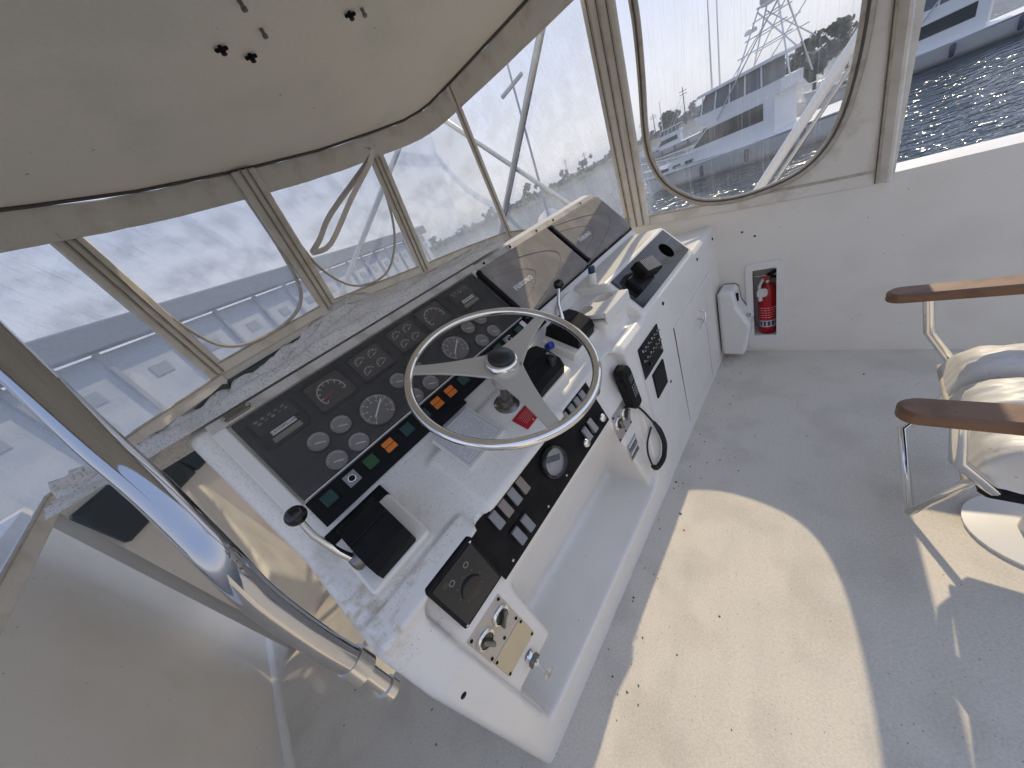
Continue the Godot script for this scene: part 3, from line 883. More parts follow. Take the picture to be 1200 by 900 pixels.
	for k in 2:
		part("knob", lathe([Vector2(0.009, 0), Vector2(0.008, 0.01), Vector2(0, 0.011)], 12), M.steel if k == 0 else M.black_gloss, br, at(1.26 - 0.13 * k, 0.745, 0.005))
	part("blank_panel", extr(rrect(0.135, 0.14, 0.004), 0.008, 0.002), M.black_satin, t, CF(1.203, 0.603, -0.001))
	for q in [[1.316, 0.50], [1.40, 0.90], [1.965, 0.884], [2.30, 0.879]]:
		part("cabinet_screw", lathe([Vector2(0.009, 0), Vector2(0.008, 0.004), Vector2(0, 0.005)], 10), M.black, t, CF(q[0], q[1], -0.002))
	var dr := part("cabinet_door", extr(rrect(0.70, 0.665, 0.006), 0.006, 0.002), M.wall_gelcoat, t, CF(1.82, 0.395, 0.0))
	part("fold_seam", cbox(0.003, 0.40, 0.001, 0.0003), M.crease, dr, at(0.15, -0.13, 0.0062))
	for q in [[-0.352, 0.0, 0.005, 0.66], [0.352, 0.0, 0.005, 0.66], [0.0, -0.334, 0.70, 0.004]]:
		part("door_gap", cbox(q[2], q[3], 0.003, 0.0005), M.crease, dr, at(q[0], q[1], 0.001))
	var hd := part("door_handle", extr(circ(0.045, 28), 0.004, 0.001), M.white_plastic, dr, at(0.02, 0.17, 0.006))
	part("grip", tube([Vector3(0.03, 0.05, 0.004), Vector3(0.045, 0.03, 0.02), Vector3(0.04, 0.0, 0.026), Vector3(0.02, -0.03, 0.02), Vector3(-0.01, -0.055, 0.004)], 0.005, 8), M.chrome, hd)
	part("grip", tube([Vector3(-0.045, 0.03, 0.004), Vector3(-0.02, 0.015, 0.02), Vector3(0.01, -0.02, 0.022), Vector3(0.02, -0.04, 0.01)], 0.004, 8), M.chrome, hd)
	# radio panel
	var rp := part("radio_panel", extr(rrect(0.655, 0.182, 0.004), 0.008, 0.002), M.radio_black, t, RP(1.553, 0.09, 0.0))
	part("painted_speaker_hole", extr(circ(0.046, 28), 0.0015), M.hole_black, rp, at(0.172, 0.0, 0.008))  # flat disc; the dark inside of the hole is painted as its colour
	part("radio_bracket", cbox(0.15, 0.085, 0.03, 0.006), M.black, rp, at(-0.21, 0.0, 0.022))
	part("panel_scratch", cbox(0.09, 0.0015, 0.0005, 0.0002), M.grey_lens, rp, at(0.27, 0.03, 0.0085))
	# cup holders: a shelf with two round holes and an arched back
	var lay := Basis(Vector3(1, 0, 0), Vector3(0, 0, -1), Vector3(0, 1, 0))
	var ch := part("cup_shelf", cbox(0.216, 0.05, 0.014, 0.004), M.white_plastic, t, at(1.092, 1.055, -0.613))
	for q in [[-0.054, 0.01], [0.054, -0.03]]:
		var inner := PackedVector2Array()
		for p in circ(0.043, 24):
			inner.append(p + Vector2(0.0, q[1]))
		part("shelf_top", ring(rrect(0.108, 0.22, 0.006), inner, 0.018), M.white_plastic, ch, Transform3D(lay, Vector3(q[0], 0.005, -0.116)))
		part("cup_well", lathe([Vector2(0.0, -0.085), Vector2(0.04, -0.085), Vector2(0.0425, 0.0)], 24), M.wall_gelcoat, ch, Transform3D(lay, Vector3(q[0], 0.012, -0.116 - q[1])))
	var archp := PackedVector2Array()
	for k in 13:
		archp.append(Vector2(0.105 * cos(PI * k / 12.0), 0.062 * sin(PI * k / 12.0)))
	part("arched_back", extr(archp, 0.012, 0.003), M.white_plastic, ch, at(0.0, 0.02, -0.235))
	# small fittings on the ledge
	part("ledge_cleat", extr(PackedVector2Array([Vector2(-0.08, -0.012), Vector2(0.08, -0.006), Vector2(0.08, 0.006), Vector2(-0.06, 0.012)]), 0.02, 0.004), M.white_plastic, t, Transform3D(Basis(Vector3(1, 0, 0), Vector3(0, 0, -1), Vector3(0, 1, 0)), Vector3(2.18, 0.947, -0.80)))

func gauges_extra() -> void:
	mat("autopilot_knob", lin(0.014, 0.014, 0.015), 0.4)
	mat("dark_glass", lin(0.03, 0.045, 0.043), 0.15)
	var g := mat("pane_glass", Color(1, 1, 1, 0.08), 0.03)
	g.transparency = BaseMaterial3D.TRANSPARENCY_ALPHA

func screen_cover(u: float, v: float, w: float, h: float, label: String) -> void:
	var t := thing("screen_cover", label, "cover", Vector3.ZERO, "snap-on covers over the two dash screens")
	t.transform = DP(u, v, 0.006)
	part("shell", extr(rrect(w, h, 0.012), 0.034, 0.006), M.speckled_plastic, t)
	# moulded ridges: a wide and a narrow pointed arch
	for q in [[1.0, 0.0035], [0.5, 0.0025]]:
		var p := []
		for k in 25:
			var a := float(k) / 24.0
			var x: float = -w * 0.5 + 0.01 + (w * 0.80 * q[0]) * (1.0 - absf(a * 2.0 - 1.0) ** 2.0)
			p.append(Vector3(x, (a - 0.5) * h * (0.94 if q[0] > 0.9 else 0.62) - h * 0.02, 0.0335))
		part("ridge", tube(p, q[1], 6), M.speckled_plastic, t)
	part("lettering", text("FURUNO", 0.030, 0.002), M.white_print, t, at(-w * 0.5 + 0.115, -0.02, 0.0350))
	for s in [-1, 1]:
		part("clip", cbox(0.022, 0.02, 0.02, 0.004), M.black, t, at(-w * 0.5 - 0.006, s * (h * 0.5 - 0.012), 0.026))
	part("gasket", cbox(0.02, h - 0.02, 0.03, 0.004), M.black, t, at(-w * 0.5 - 0.004, 0, 0.016))

func controls() -> void:
	# each control: pedestal, split black housing, side lever with a ball
	var defs := [
		[-0.038, 0.165, 0.10, 0.155, -1, "black engine control with chrome side lever at the left end of the helm", true],
		[0.622, 0.158, 0.152, 0.15, 0, "black engine control with a small knob just right of the steering wheel hub", false],
		[0.895, 0.175, 0.13, 0.15, 1, "black engine control with upright ball lever beside the cup holders", true]]
	for d in defs:
		var t := thing("engine_control", d[5], "engine control", Vector3.ZERO, "engine controls on the helm top")
		t.transform = HT(d[0], d[1], 0.0)
		part("pedestal", extr(rrect(d[2] + 0.065, d[3] + 0.012, 0.012), 0.036, 0.007), M.gelcoat_plain, t, at(0, 0, -0.003))
		var side := PackedVector2Array([Vector2(-d[3] * 0.5, 0.0), Vector2(d[3] * 0.5, 0.0), Vector2(d[3] * 0.47, 0.045), Vector2(d[3] * 0.3, 0.066), Vector2(0.004, 0.07), Vector2(0.0, 0.066), Vector2(-0.004, 0.07), Vector2(-d[3] * 0.36, 0.058), Vector2(-d[3] * 0.48, 0.035)])
		part("housing", extr(side, d[2], 0.004), M.black_satin, t, Transform3D(Basis(Vector3(0, 1, 0), Vector3(0, 0, 1), Vector3(1, 0, 0)), Vector3(-d[2] * 0.5, 0.005, 0.033)))
		if d[4] != 0:
			var x: float = d[4] * (d[2] * 0.5 + 0.012) * (1.0 if d[4] < 0 else -0.2)
			var dz := 0.06 if d[4] > 0 else 0.05
			var dx := 0.085 if d[4] > 0 else -0.012
			var pts := [Vector3(x, 0.0, dz), Vector3(x - (0.01 if d[4] < 0 else 0.0), 0.03, dz + 0.03), Vector3(x - 0.012 + dx * 0.5, 0.075, dz + 0.08), Vector3(x + dx, 0.11, dz + 0.125)]
			var lv := part("lever", tube(pts, [0.009, 0.008, 0.007, 0.006], 10), M.chrome, t)
			part("ball_knob", lathe(ball(0.021), 20), M.black_gloss, lv, Transform3D(Basis(), pts[3]))
			part("pivot", lathe([Vector2(0.022, -0.012), Vector2(0.022, 0.01), Vector2(0.016, 0.016), Vector2(0, 0.016)], 18), M.worn_bronze, t, Transform3D(Basis(Vector3(0, 0, 1), Vector3(0, 1, 0), Vector3(-1, 0, 0)), Vector3(x + 0.004, 0.0, dz - 0.006)))
		else:
			part("trim_knob", lathe([Vector2(0.018, 0), Vector2(0.016, 0.03), Vector2(0.012, 0.034), Vector2(0, 0.035)], 18), M.black_gloss, t, at(0.035, -0.035, 0.09))
			part("trim_button", lathe([Vector2(0.008, 0), Vector2(0.007, 0.008), Vector2(0, 0.009)], 12), M.grey_lens, t, at(0.058, -0.005, 0.094))

func ball(r: float, k := 12) -> Array:
	var p := []
	for j in k + 1:
		var a := -PI * 0.5 + PI * j / k
		p.append(Vector2(r * cos(a), r * sin(a)))
	return p

func wheel() -> void:
	var t := thing("steering_wheel", "three-spoke steering wheel with polished rim and black hub cap", "steering wheel")
	t.transform = on(1.202, -0.651, 26.2, 0.469, 0.0)
	part("rim", torus(0.267, 0.0132, 96, 16), M.chrome, t)
	for a in [128.5, 8.0, -112.0]:
		var q := PackedVector2Array()
		for k in 13:
			var s := k / 12.0
			q.append(Vector2(0.02 + 0.245 * s, -(0.018 + 0.036 * pow(1.0 - s, 2.0))))
		for k in 13:
			var s := 1.0 - k / 12.0
			q.append(Vector2(0.02 + 0.245 * s, 0.018 + 0.036 * pow(1.0 - s, 2.0)))
		part("spoke", extr(q, 0.006, 0.0015), M.spoke_metal, t, Transform3D(Basis(Vector3.BACK, deg_to_rad(a)), Vector3(0, 0, -0.006)))
	var hub := part("hub", lathe([Vector2(0.0, -0.012), Vector2(0.05, -0.012), Vector2(0.052, 0.0), Vector2(0.05, 0.01), Vector2(0.046, 0.022), Vector2(0.04, 0.025), Vector2(0.0, 0.026)], 36), M.chrome, t)
	part("hub_cap", lathe([Vector2(0.039, 0.02), Vector2(0.039, 0.031), Vector2(0.035, 0.036), Vector2(0.0, 0.039)], 32), M.hub_plastic, hub)
	part("boss", lathe([Vector2(0.0, -0.075), Vector2(0.036, -0.07), Vector2(0.04, -0.04), Vector2(0.046, -0.008), Vector2(0, -0.008)], 28), M.spoke_metal, t)
	part("shaft", lathe([Vector2(0.016, -0.2), Vector2(0.016, -0.06)], 18), M.worn_bronze, t)
	var fl := part("base_flange", lathe([Vector2(0.05, -0.205), Vector2(0.05, -0.185), Vector2(0.045, -0.178), Vector2(0.026, -0.172), Vector2(0.022, -0.15), Vector2(0.016, -0.148)], 32), M.worn_bronze, t)
	for k in 5:
		part("bolt", lathe([Vector2(0.007, 0), Vector2(0.007, 0.005), Vector2(0, 0.006)], 6), M.steel, fl, at(0.037 * cos(k * TAU / 5), 0.037 * sin(k * TAU / 5), -0.18))

func small_things() -> void:
	var c := thing("instruction_card", "white printed instruction card lying on the helm top below the wheel", "card")
	c.transform = HT(0.298, 0.185, 0.026)
	part("card_body", extr(rrect(0.158, 0.156, 0.003), 0.014, 0.002), M.white_plastic, c)
	part("print", extr(rrect(0.15, 0.148, 0.002), 0.0006), M.printed_card, c, at(0, 0, 0.0141))
	var r := thing("warning_tag", "red warning tag with pale lettering by the steering column base", "tag")
	r.transform = HT(0.462, 0.088, 0.026, 2.0)
	part("plate", extr(rrect(0.078, 0.06, 0.003), 0.004, 0.001), M.red_plastic, r)
	part("print", extr(rrect(0.072, 0.054, 0.002), 0.0006), M.red_tag_face, r, at(0, 0, 0.0041))
	part("rivet", lathe([Vector2(0.004, 0), Vector2(0.003, 0.003), Vector2(0, 0.003)], 8), M.steel, r, at(0.0, -0.024, 0.0045))
	# bottles
	for b in [[Vector3(0.765, 1.048, -0.80), "white squeeze bottle with bright blue cap behind the middle engine control", "blue_cap", 0.5, Vector3(0.1, 0.4, 1.0)], [Vector3(1.20, 1.125, -0.76), "small bottle with dark blue cap standing on the ledge below the screens", "dark_blue_cap", 0.0, Vector3(0.1, 1.0, 0.15)]]:
		var t := thing("bottle", b[1], "bottle", b[0])
		var up: Vector3 = b[4].normalized()
		var sx := up.cross(Vector3.BACK if absf(up.z) < 0.8 else Vector3.UP).normalized()
		t.basis = Basis(sx, up.cross(sx), up)
		part("flask", lathe([Vector2(0, 0), Vector2(0.016, 0.0), Vector2(0.018, 0.004), Vector2(0.018, 0.045), Vector2(0.01, 0.055), Vector2(0, 0.055)], 18), M.white_plastic, t)
		part("cap", lathe([Vector2(0.013, 0.05), Vector2(0.015, 0.052), Vector2(0.0145, 0.078), Vector2(0.012, 0.08), Vector2(0, 0.08)], 18), M[b[2]], t)
	# handheld loudspeaker on the radio panel
	var m := thing("radio_microphone", "silver ribbed radio microphone clipped to the black radio panel", "microphone")
	m.transform = RP(1.40, 0.105, 0.012, -14.0)
	part("case", extr(rrect(0.135, 0.082, 0.012), 0.045, 0.008), M.black_satin, m, at(0.0, 0.0, 0.02))
	for k in 10:
		part("rib", cbox(0.005, 0.062, 0.006, 0.0015), M.steel, m, at(-0.05 + k * 0.011, 0.0, 0.066))
	part("side_button", cbox(0.02, 0.035, 0.03, 0.005), M.black_gloss, m, at(0.076, -0.01, 0.042))
	# handset on the aft face with its coiled cord
	var h := thing("radio_handset", "black radio handset with coiled cord hanging on the helm's aft face", "handset")
	h.transform = FF(0.915, 0.775, -0.022, 7.0)
	part("handset_body", extr(rrect(0.062, 0.215, 0.022), 0.05, 0.012), M.black_satin, h)
	part("display", cbox(0.036, 0.034, 0.002, 0.0005), M.dark_glass, h, at(0.0, 0.055, 0.0505))
	for rr in 4:
		for k in 3:
			part("key", cbox(0.008, 0.008, 0.003, 0.001), M.grey_lens, h, at(-0.013 + 0.013 * k, 0.018 - 0.016 * rr, 0.0510))
	part("talk_button", cbox(0.008, 0.06, 0.018, 0.003), M.black, h, at(-0.034, 0.04, 0.025))
	var hang := [Vector3(0.0, -0.10, 0.02), Vector3(0.015, -0.16, 0.04), Vector3(0.035, -0.24, 0.05), Vector3(0.05, -0.29, 0.052)]
	part("cord", tube(smooth(hang, 6), 0.005, 8), M.rubber, h)
	part("cord_sleeve", tube([Vector3(0.045, -0.27, 0.052), Vector3(0.062, -0.33, 0.052)], [0.008, 0.011], 10), M.rubber, h)
	var coil := []
	var loop := smooth([Vector3(0.062, -0.33, 0.052), Vector3(0.075, -0.40, 0.05), Vector3(0.07, -0.47, 0.05), Vector3(0.02, -0.515, 0.05), Vector3(-0.05, -0.50, 0.04), Vector3(-0.055, -0.42, 0.03), Vector3(-0.03, -0.34, 0.03), Vector3(0.03, -0.285, 0.04)], 14)
	var cut := int(loop.size() * 0.62)
	for j in cut * 6:
		var s := j / 6.0
		var k := int(s)
		var p: Vector3 = loop[k].lerp(loop[mini(k + 1, loop.size() - 1)], s - k)
		var dd: Vector3 = (loop[mini(k + 1, loop.size() - 1)] - loop[maxi(k - 1, 0)]).normalized()
		var e1 := dd.cross(Vector3.BACK).normalized()
		var ang := s * 3.6
		coil.append(p + (e1 * cos(ang) + Vector3.BACK * sin(ang)) * 0.0085)
	part("coiled_cord", tube(coil, 0.0042, 6), M.rubber, h)
	part("cord", tube(loop.slice(cut - 1), 0.0045, 8), M.rubber, h)

func smooth(p: Array, k: int) -> Array:
	var out := []
	for j in p.size() - 1:
		var a: Vector3 = p[maxi(j - 1, 0)]; var b: Vector3 = p[j]; var c: Vector3 = p[j + 1]; var d: Vector3 = p[mini(j + 2, p.size() - 1)]
		for s in k:
			out.append(b.cubic_interpolate(c, a, d, float(s) / k))
	out.append(p[p.size() - 1])
	return out

# ------------------------------------------------------------------ cockpit: deck, coaming, hardtop, clear curtains
const XC := 0.72
func mirror(p: Vector3) -> Vector3: return Vector3(2.0 * XC - p.x, p.y, p.z)

var TOP := [Vector3(0.72, 2.27, -2.475), Vector3(1.575, 2.27, -2.41), Vector3(1.99, 2.27, -2.215), Vector3(2.02, 2.27, -1.89), Vector3(2.18, 2.27, -0.87), Vector3(2.20, 2.26, 0.12)]
var SILL := [Vector3(0.72, 1.49, -2.68), Vector3(1.52, 1.41, -2.5), Vector3(1.93, 1.375, -2.33), Vector3(2.2, 1.337, -2.05), Vector3(2.35, 1.08, -1.0), Vector3(2.38, 0.94, 0.12)]

func bar(a: Vector3, b: Vector3, across: Vector3, w: float, th: float, bev := 0.004) -> MB:
	var d := (b - a).normalized()
	var nn := across.cross(d).normalized()
	var x := d.cross(nn).normalized()
	var m := MB.new()
	m.add(cbox(w, a.distance_to(b), th, bev), Transform3D(Basis(x, d, nn), (a + b) * 0.5))
	return m

func deck() -> void:
	var m := cbox(3.5, 0.06, 5.8, 0.01)
	struct("deck", m, M.nonskid, at(XC, -0.03, -0.55))
	# bits of grit and leaf lying on the deck
	var g := MB.new()
	var rng := RandomNumberGenerator.new()
	rng.seed = 12
	for k in 110:
		var x := rng.randf_range(-0.9, 2.3)
		var z := rng.randf_range(-0.52, 0.9)
		if k < 60:
			z = -0.54 + absf(rng.randfn(0.0, 0.08))
			x = rng.randf_range(0.0, 2.3)
		if k > 90:
			x = rng.randf_range(-0.88, -0.3); z = rng.randf_range(-2.6, -0.6)
		var r := rng.randf_range(0.0012, 0.0035) * (1.7 if k % 17 == 0 else 1.0)
		g.add(cbox(r * 2.2, r * 0.9, r * 1.5, r * 0.3), Transform3D(Basis(Vector3.UP, rng.randf() * TAU), Vector3(x, r * 0.45, z)))
	var o := part("deck_grit", g, M.crease, self)
	tag(o, "dark bits of grit and leaf scattered over the cream deck", "grit", "", "stuff")

func SW(z: float, y: float, h := 0.0) -> Transform3D:
	return Transform3D(Basis(Vector3(0, 0, 1), Vector3(0, 1, 0), Vector3(-1, 0, 0)), Vector3(2.36 - h, y, z))

func prism(poly: PackedVector2Array, d: float, b := 0.0) -> MB:
	return extr(poly, d, b)

func coaming() -> void:
	# starboard coaming with the extinguisher niche (z runs along local x)
	var t := thing("side_coaming", "cream side bulkhead with a framed recess at the end of the console", "bulkhead")
	var V := func(z, y): return Vector2(z, y)
	for q in [[-1.62, -0.395, 1.157, 1.006, 0.0, "wall_panel"], [-0.395, -0.24, 1.006, 0.987, 0.625, "wall_panel"], [-0.24, 2.3, 0.987, 0.85, 0.0, "wall_panel"]]:
		part(q[5], prism(PackedVector2Array([V.call(q[0], q[4]), V.call(q[1], q[4]), V.call(q[1], q[3]), V.call(q[0], q[2])]), 0.16), M.wall_gelcoat, t, SW(0, 0, -0.16))
	part("wall_panel", prism(PackedVector2Array([V.call(-0.395, 0.0), V.call(-0.24, 0.0), V.call(-0.24, 0.125), V.call(-0.395, 0.125)]), 0.16), M.wall_gelcoat, t, SW(0, 0, -0.16))
	part("recess_back", cbox(0.17, 0.52, 0.01, 0.001), M.wall_gelcoat, t, SW(-0.318, 0.375, -0.165))
	var outer := rrect(0.188, 0.625, 0.025)
	var inner := PackedVector2Array()
	for p in rrect(0.118, 0.475, 0.008):
		inner.append(p + Vector2(0.0, 0.03))
	part("recess_frame", ring(outer, inner, 0.014), M.white_plastic, t, SW(-0.318, 0.343, 0.0))
	for q in [[-0.9, 0.93], [-0.62, 0.80]]:
		pass
	for q in [[-0.42, 0.86], [-0.36, 0.82]]:
		part("screw", lathe([Vector2(0.006, 0), Vector2(0.005, 0.003), Vector2(0, 0.004)], 10), M.black, t, SW(q[0], q[1], 0.0))
	# port coaming
	var p2 := thing("side_coaming", "plain cream side bulkhead across the deck from the console's free end", "bulkhead")
	part("wall_panel", prism(PackedVector2Array([V.call(-2.4, 0.0), V.call(2.3, 0.0), V.call(2.3, 0.9), V.call(-1.0, 1.1), V.call(-2.05, 1.33), V.call(-2.4, 1.37)]), 0.16), M.wall_gelcoat, p2, Transform3D(Basis(Vector3(0, 0, 1), Vector3(0, 1, 0), Vector3(-1, 0, 0)), Vector3(-0.925, 0, 0)))
	part("base_cove", tube([Vector3(-0.93, 0.0, -2.6), Vector3(-0.93, 0.0, 2.2)], 0.03, 12), M.wall_gelcoat, p2)
	# forward bulkhead under the windscreen, following its bends
	var f := thing("forward_bulkhead", "cream bulkhead under the windscreen with dark padding along its top", "bulkhead")
	var pts := []
	for k in [3, 2, 1, 0]:
		pts.append(SILL[k])
	for k in [1, 2, 3]:
		pts.append(mirror(SILL[k]) + Vector3(0, 0.055 if k == 1 else 0.0, 0))
	for k in pts.size() - 1:
		var a: Vector3 = pts[k]; var b: Vector3 = pts[k + 1]
		var d := Vector3(b.x - a.x, 0, b.z - a.z).normalized()
		var fw := Vector3(d.z, 0, -d.x) if Vector3(d.z, 0, -d.x).z < 0 else Vector3(-d.z, 0, d.x)
		var m := MB.new()
		var A := Vector3(a.x, 0, a.z); var B := Vector3(b.x, 0, b.z)
		var T := fw * 0.1
		m.quad(A, B, b, a, -fw); m.quad(A + T, B + T, b + T, a + T, fw); m.quad(a, b, b + T, a + T, Vector3.UP)
		part("wall_panel", m, M.wall_gelcoat, f)
		part("padding", bar(a - fw * 0.02 - Vector3(0, 0.16, 0), b - fw * 0.02 - Vector3(0, 0.16, 0), Vector3.UP, 0.22, 0.035, 0.01), M.slate_vinyl, f)

func extinguisher() -> void:
	var t := thing("fire_extinguisher", "small red fire extinguisher with white label standing in the wall recess", "fire extinguisher", Vector3(2.425, 0.128, -0.312))
	var up := Transform3D(Basis(Vector3(1, 0, 0), Vector3(0, 0, -1), Vector3(0, 1, 0)), Vector3.ZERO)
	part("cylinder", lathe([Vector2(0, 0), Vector2(0.046, 0.0), Vector2(0.05, 0.006), Vector2(0.05, 0.29), Vector2(0.047, 0.315), Vector2(0.036, 0.34), Vector2(0.02, 0.355), Vector2(0.018, 0.372), Vector2(0, 0.372)], 32), M.red_paint, t, up)
	var lb := MB.new()
	for k in 16:
		var a0 := PI * 0.55 + PI * 0.9 * k / 16.0; var a1 := PI * 0.55 + PI * 0.9 * (k + 1) / 16.0
		var r := 0.0506
		lb.quad(Vector3(r * cos(a0), 0.05, r * sin(a0)), Vector3(r * cos(a1), 0.05, r * sin(a1)), Vector3(r * cos(a1), 0.21, r * sin(a1)), Vector3(r * cos(a0), 0.21, r * sin(a0)), Vector3(cos(a0), 0, sin(a0)), Vector2(k / 16.0, 0), Vector2((k + 1) / 16.0, 1))
	part("label_band", lb, M.extinguisher_label, t)
	part("valve", lathe([Vector2(0.02, 0.365), Vector2(0.022, 0.40), Vector2(0.014, 0.41), Vector2(0, 0.41)], 16), M.steel, t, up)
	part("squeeze_lever", tube([Vector3(0.0, 0.405, 0.0), Vector3(-0.01, 0.43, 0.03), Vector3(-0.01, 0.45, 0.075)], [0.012, 0.011, 0.008], 8), M.black, t)
	part("carry_handle", tube([Vector3(0.0, 0.40, 0.01), Vector3(-0.01, 0.39, 0.05), Vector3(-0.01, 0.36, 0.07)], [0.009, 0.009, 0.007], 8), M.black, t)
	part("safety_pin", tube([Vector3(-0.02, 0.418, -0.06), Vector3(-0.02, 0.418, 0.0)], 0.004, 8), M.steel, t)
	part("pressure_gauge", lathe([Vector2(0.0, 0), Vector2(0.015, 0.0), Vector2(0.016, 0.01), Vector2(0, 0.012)], 16), M.red_plastic, t, Transform3D(Basis(Vector3(0, 0, 1), Vector3(0, 1, 0), Vector3(-1, 0, 0)), Vector3(-0.02, 0.40, 0.0)))
	part("inspection_tag", extr(rrect(0.055, 0.06, 0.02), 0.002), M.tag_white, t, Transform3D(Basis(Vector3(0, 0, 1), Vector3(0, 1, 0), Vector3(-1, 0, 0)).rotated(Vector3.UP, 0.25), Vector3(-0.058, 0.315, -0.02)))
	part("nozzle", tube([Vector3(-0.02, 0.395, -0.02), Vector3(-0.05, 0.36, -0.035), Vector3(-0.055, 0.26, -0.03)], [0.008, 0.009, 0.012], 10), M.tag_white, t)
	# white moulded box hung beside the recess
	var b := thing("wall_speaker", "white wedge-shaped plastic case mounted on the wall beside the extinguisher", "case")
	var z := func(q): return Vector2(q[0], q[1])
	var poly := PackedVector2Array()
	for q in [[-0.548, 0.075], [-0.535, 0.055], [-0.43, 0.05], [-0.412, 0.07], [-0.375, 0.27], [-0.38, 0.30], [-0.44, 0.43], [-0.452, 0.52], [-0.468, 0.54], [-0.53, 0.545], [-0.548, 0.525]]:
		poly.append(Vector2(q[0], q[1]))
	part("case_shell", extr(poly, 0.13, 0.018), M.white_plastic, b, SW(0, 0, 0.012))
	part("back_gasket", extr(poly, 0.012), M.black, b, SW(0, 0, 0.0))
	part("catch", cbox(0.02, 0.055, 0.02, 0.004), M.black, b, SW(-0.447, 0.485, 0.10))
	part("hinge", cbox(0.03, 0.02, 0.03, 0.004), M.steel, b, SW(-0.396, 0.34, 0.09))

func hardtop() -> void:
	var t := thing("hardtop", "flat off-white hardtop over the helm with loose bolts sticking out below", "roof")
	var half := [Vector2(0.72, -2.42), Vector2(1.2, -2.39), Vector2(1.55, -2.30), Vector2(1.80, -2.215), Vector2(1.89, -2.13), Vector2(1.935, -2.04), Vector2(1.965, -1.85), Vector2(2.02, -1.29), Vector2(2.06, -0.6), Vector2(2.09, 0.4)]  # aft end, out of view, is cut short to let more sky light in
	var poly := PackedVector2Array()
	for p in half:
		poly.append(Vector2(p.x, -p.y))
	for k in range(half.size() - 1, 0, -1):
		poly.append(Vector2(2.0 * XC - half[k].x, -half[k].y))
	poly.reverse()
	var up := Transform3D(Basis(Vector3(1, 0, 0), Vector3(0, 0, -1), Vector3(0, 1, 0)), Vector3(0, 2.35, 0))
	part("roof_panel", extr(poly, 0.09, 0.03), M.headliner, t, up)
	var path := []
	for p in half:
		path.append(Vector3(p.x, 2.345, p.y))
	var port := []
	for p in path:
		port.append(mirror(p))
	port.reverse()
	part("edge_bead", tube(port + path.slice(1), 0.008, 8), M.crease, t)
	part("edge_bead", tube((port + path.slice(1)).map(func(p): return Vector3(XC + (p.x - XC) * 1.012, 2.335, p.z * 1.008)), 0.006, 8), M.canvas, t)
	# bolts: px rays met the liner at these points
	for q in [[1.044, -1.30, 1], [1.093, -1.284, 0], [0.668, -1.272, 0], [0.74, -1.38, 0], [0.71, -1.494, 1], [0.614, -1.452, 1]]:
		var o := part("hanging_bolt", lathe([Vector2(0.0, 0.0), Vector2(0.007, 0.0), Vector2(0.006, 0.014), Vector2(0.009, 0.015), Vector2(0.009, 0.021), Vector2(0.0, 0.022)], 10), M.black if q[2] == 1 else M.worn_bronze, t, Transform3D(Basis(Vector3(1, 0, 0), Vector3(0, 0, 1), Vector3(0, -1, 0)), Vector3(q[0], 2.35, q[1])))
		if q[2] == 1:
			part("wing_nut", cbox(0.042, 0.01, 0.01, 0.003), M.black, o, Transform3D(Basis(Vector3.BACK, 0.4), Vector3(0, 0, 0.008)))
	# canvas valance hanging from the edge
	var va := thing("canvas_valance", "strip of off-white canvas with snaps hanging round the hardtop edge", "valance")
	for side in 2:
		var edge := []
		for p in path:
			edge.append(p if side == 0 else mirror(p))
		var seg := smooth(edge, 6)
		var wob := noise(9 + side, 5.0, 3)
		var nn := seg.size() - 1
		var fn := func(u, v):
			var p: Vector3 = seg[int(round(u * nn))]
			var o := Vector3(p.x - XC, 0, p.z + 1.0).normalized()
			return p + o * (0.006 + 0.022 * v + 0.010 * wob.get_noise_2d(p.x * 4.0 + p.z * 4.0, v * 0.6)) + Vector3(0, -0.005 - 0.125 * v, 0)
		part("canvas_strip", sheet(nn, 4, fn, Vector3(0, 0, 1)), M.canvas, va)
	for q in [[1.02, -2.43, 0.085], [1.08, -2.43, 0.085], [1.33, -2.40, 0.08], [1.41, -2.39, 0.09], [2.045, -1.35, 0.075], [2.035, -1.48, 0.08], [2.07, -1.05, 0.07]]:
		var z: float = q[1]
		part("snap", lathe([Vector2(0.009, 0), Vector2(0.007, 0.006), Vector2(0, 0.008)], 12), M.crease, va, Transform3D(Basis(Vector3(1, 0, 0), Vector3(0, 1, 0), Vector3(0, 0, 1)) if z < -2.2 else Basis(Vector3(0, 0, 1), Vector3(0, 1, 0), Vector3(-1, 0, 0)), Vector3(q[0] + (0.03 if z > -2.2 else 0.0), 2.345 - q[2], z - (0.02 if z < -2.2 else 0.0))))

func zip_path(a: Vector3, b: Vector3, c: Vector3, d: Vector3, uv: Array, lift: Vector3) -> Array:
	var p := []
	for q in uv:
		p.append(a.lerp(b, q.x).lerp(d.lerp(c, q.x), q.y) + lift)
	return smooth(p, 5)

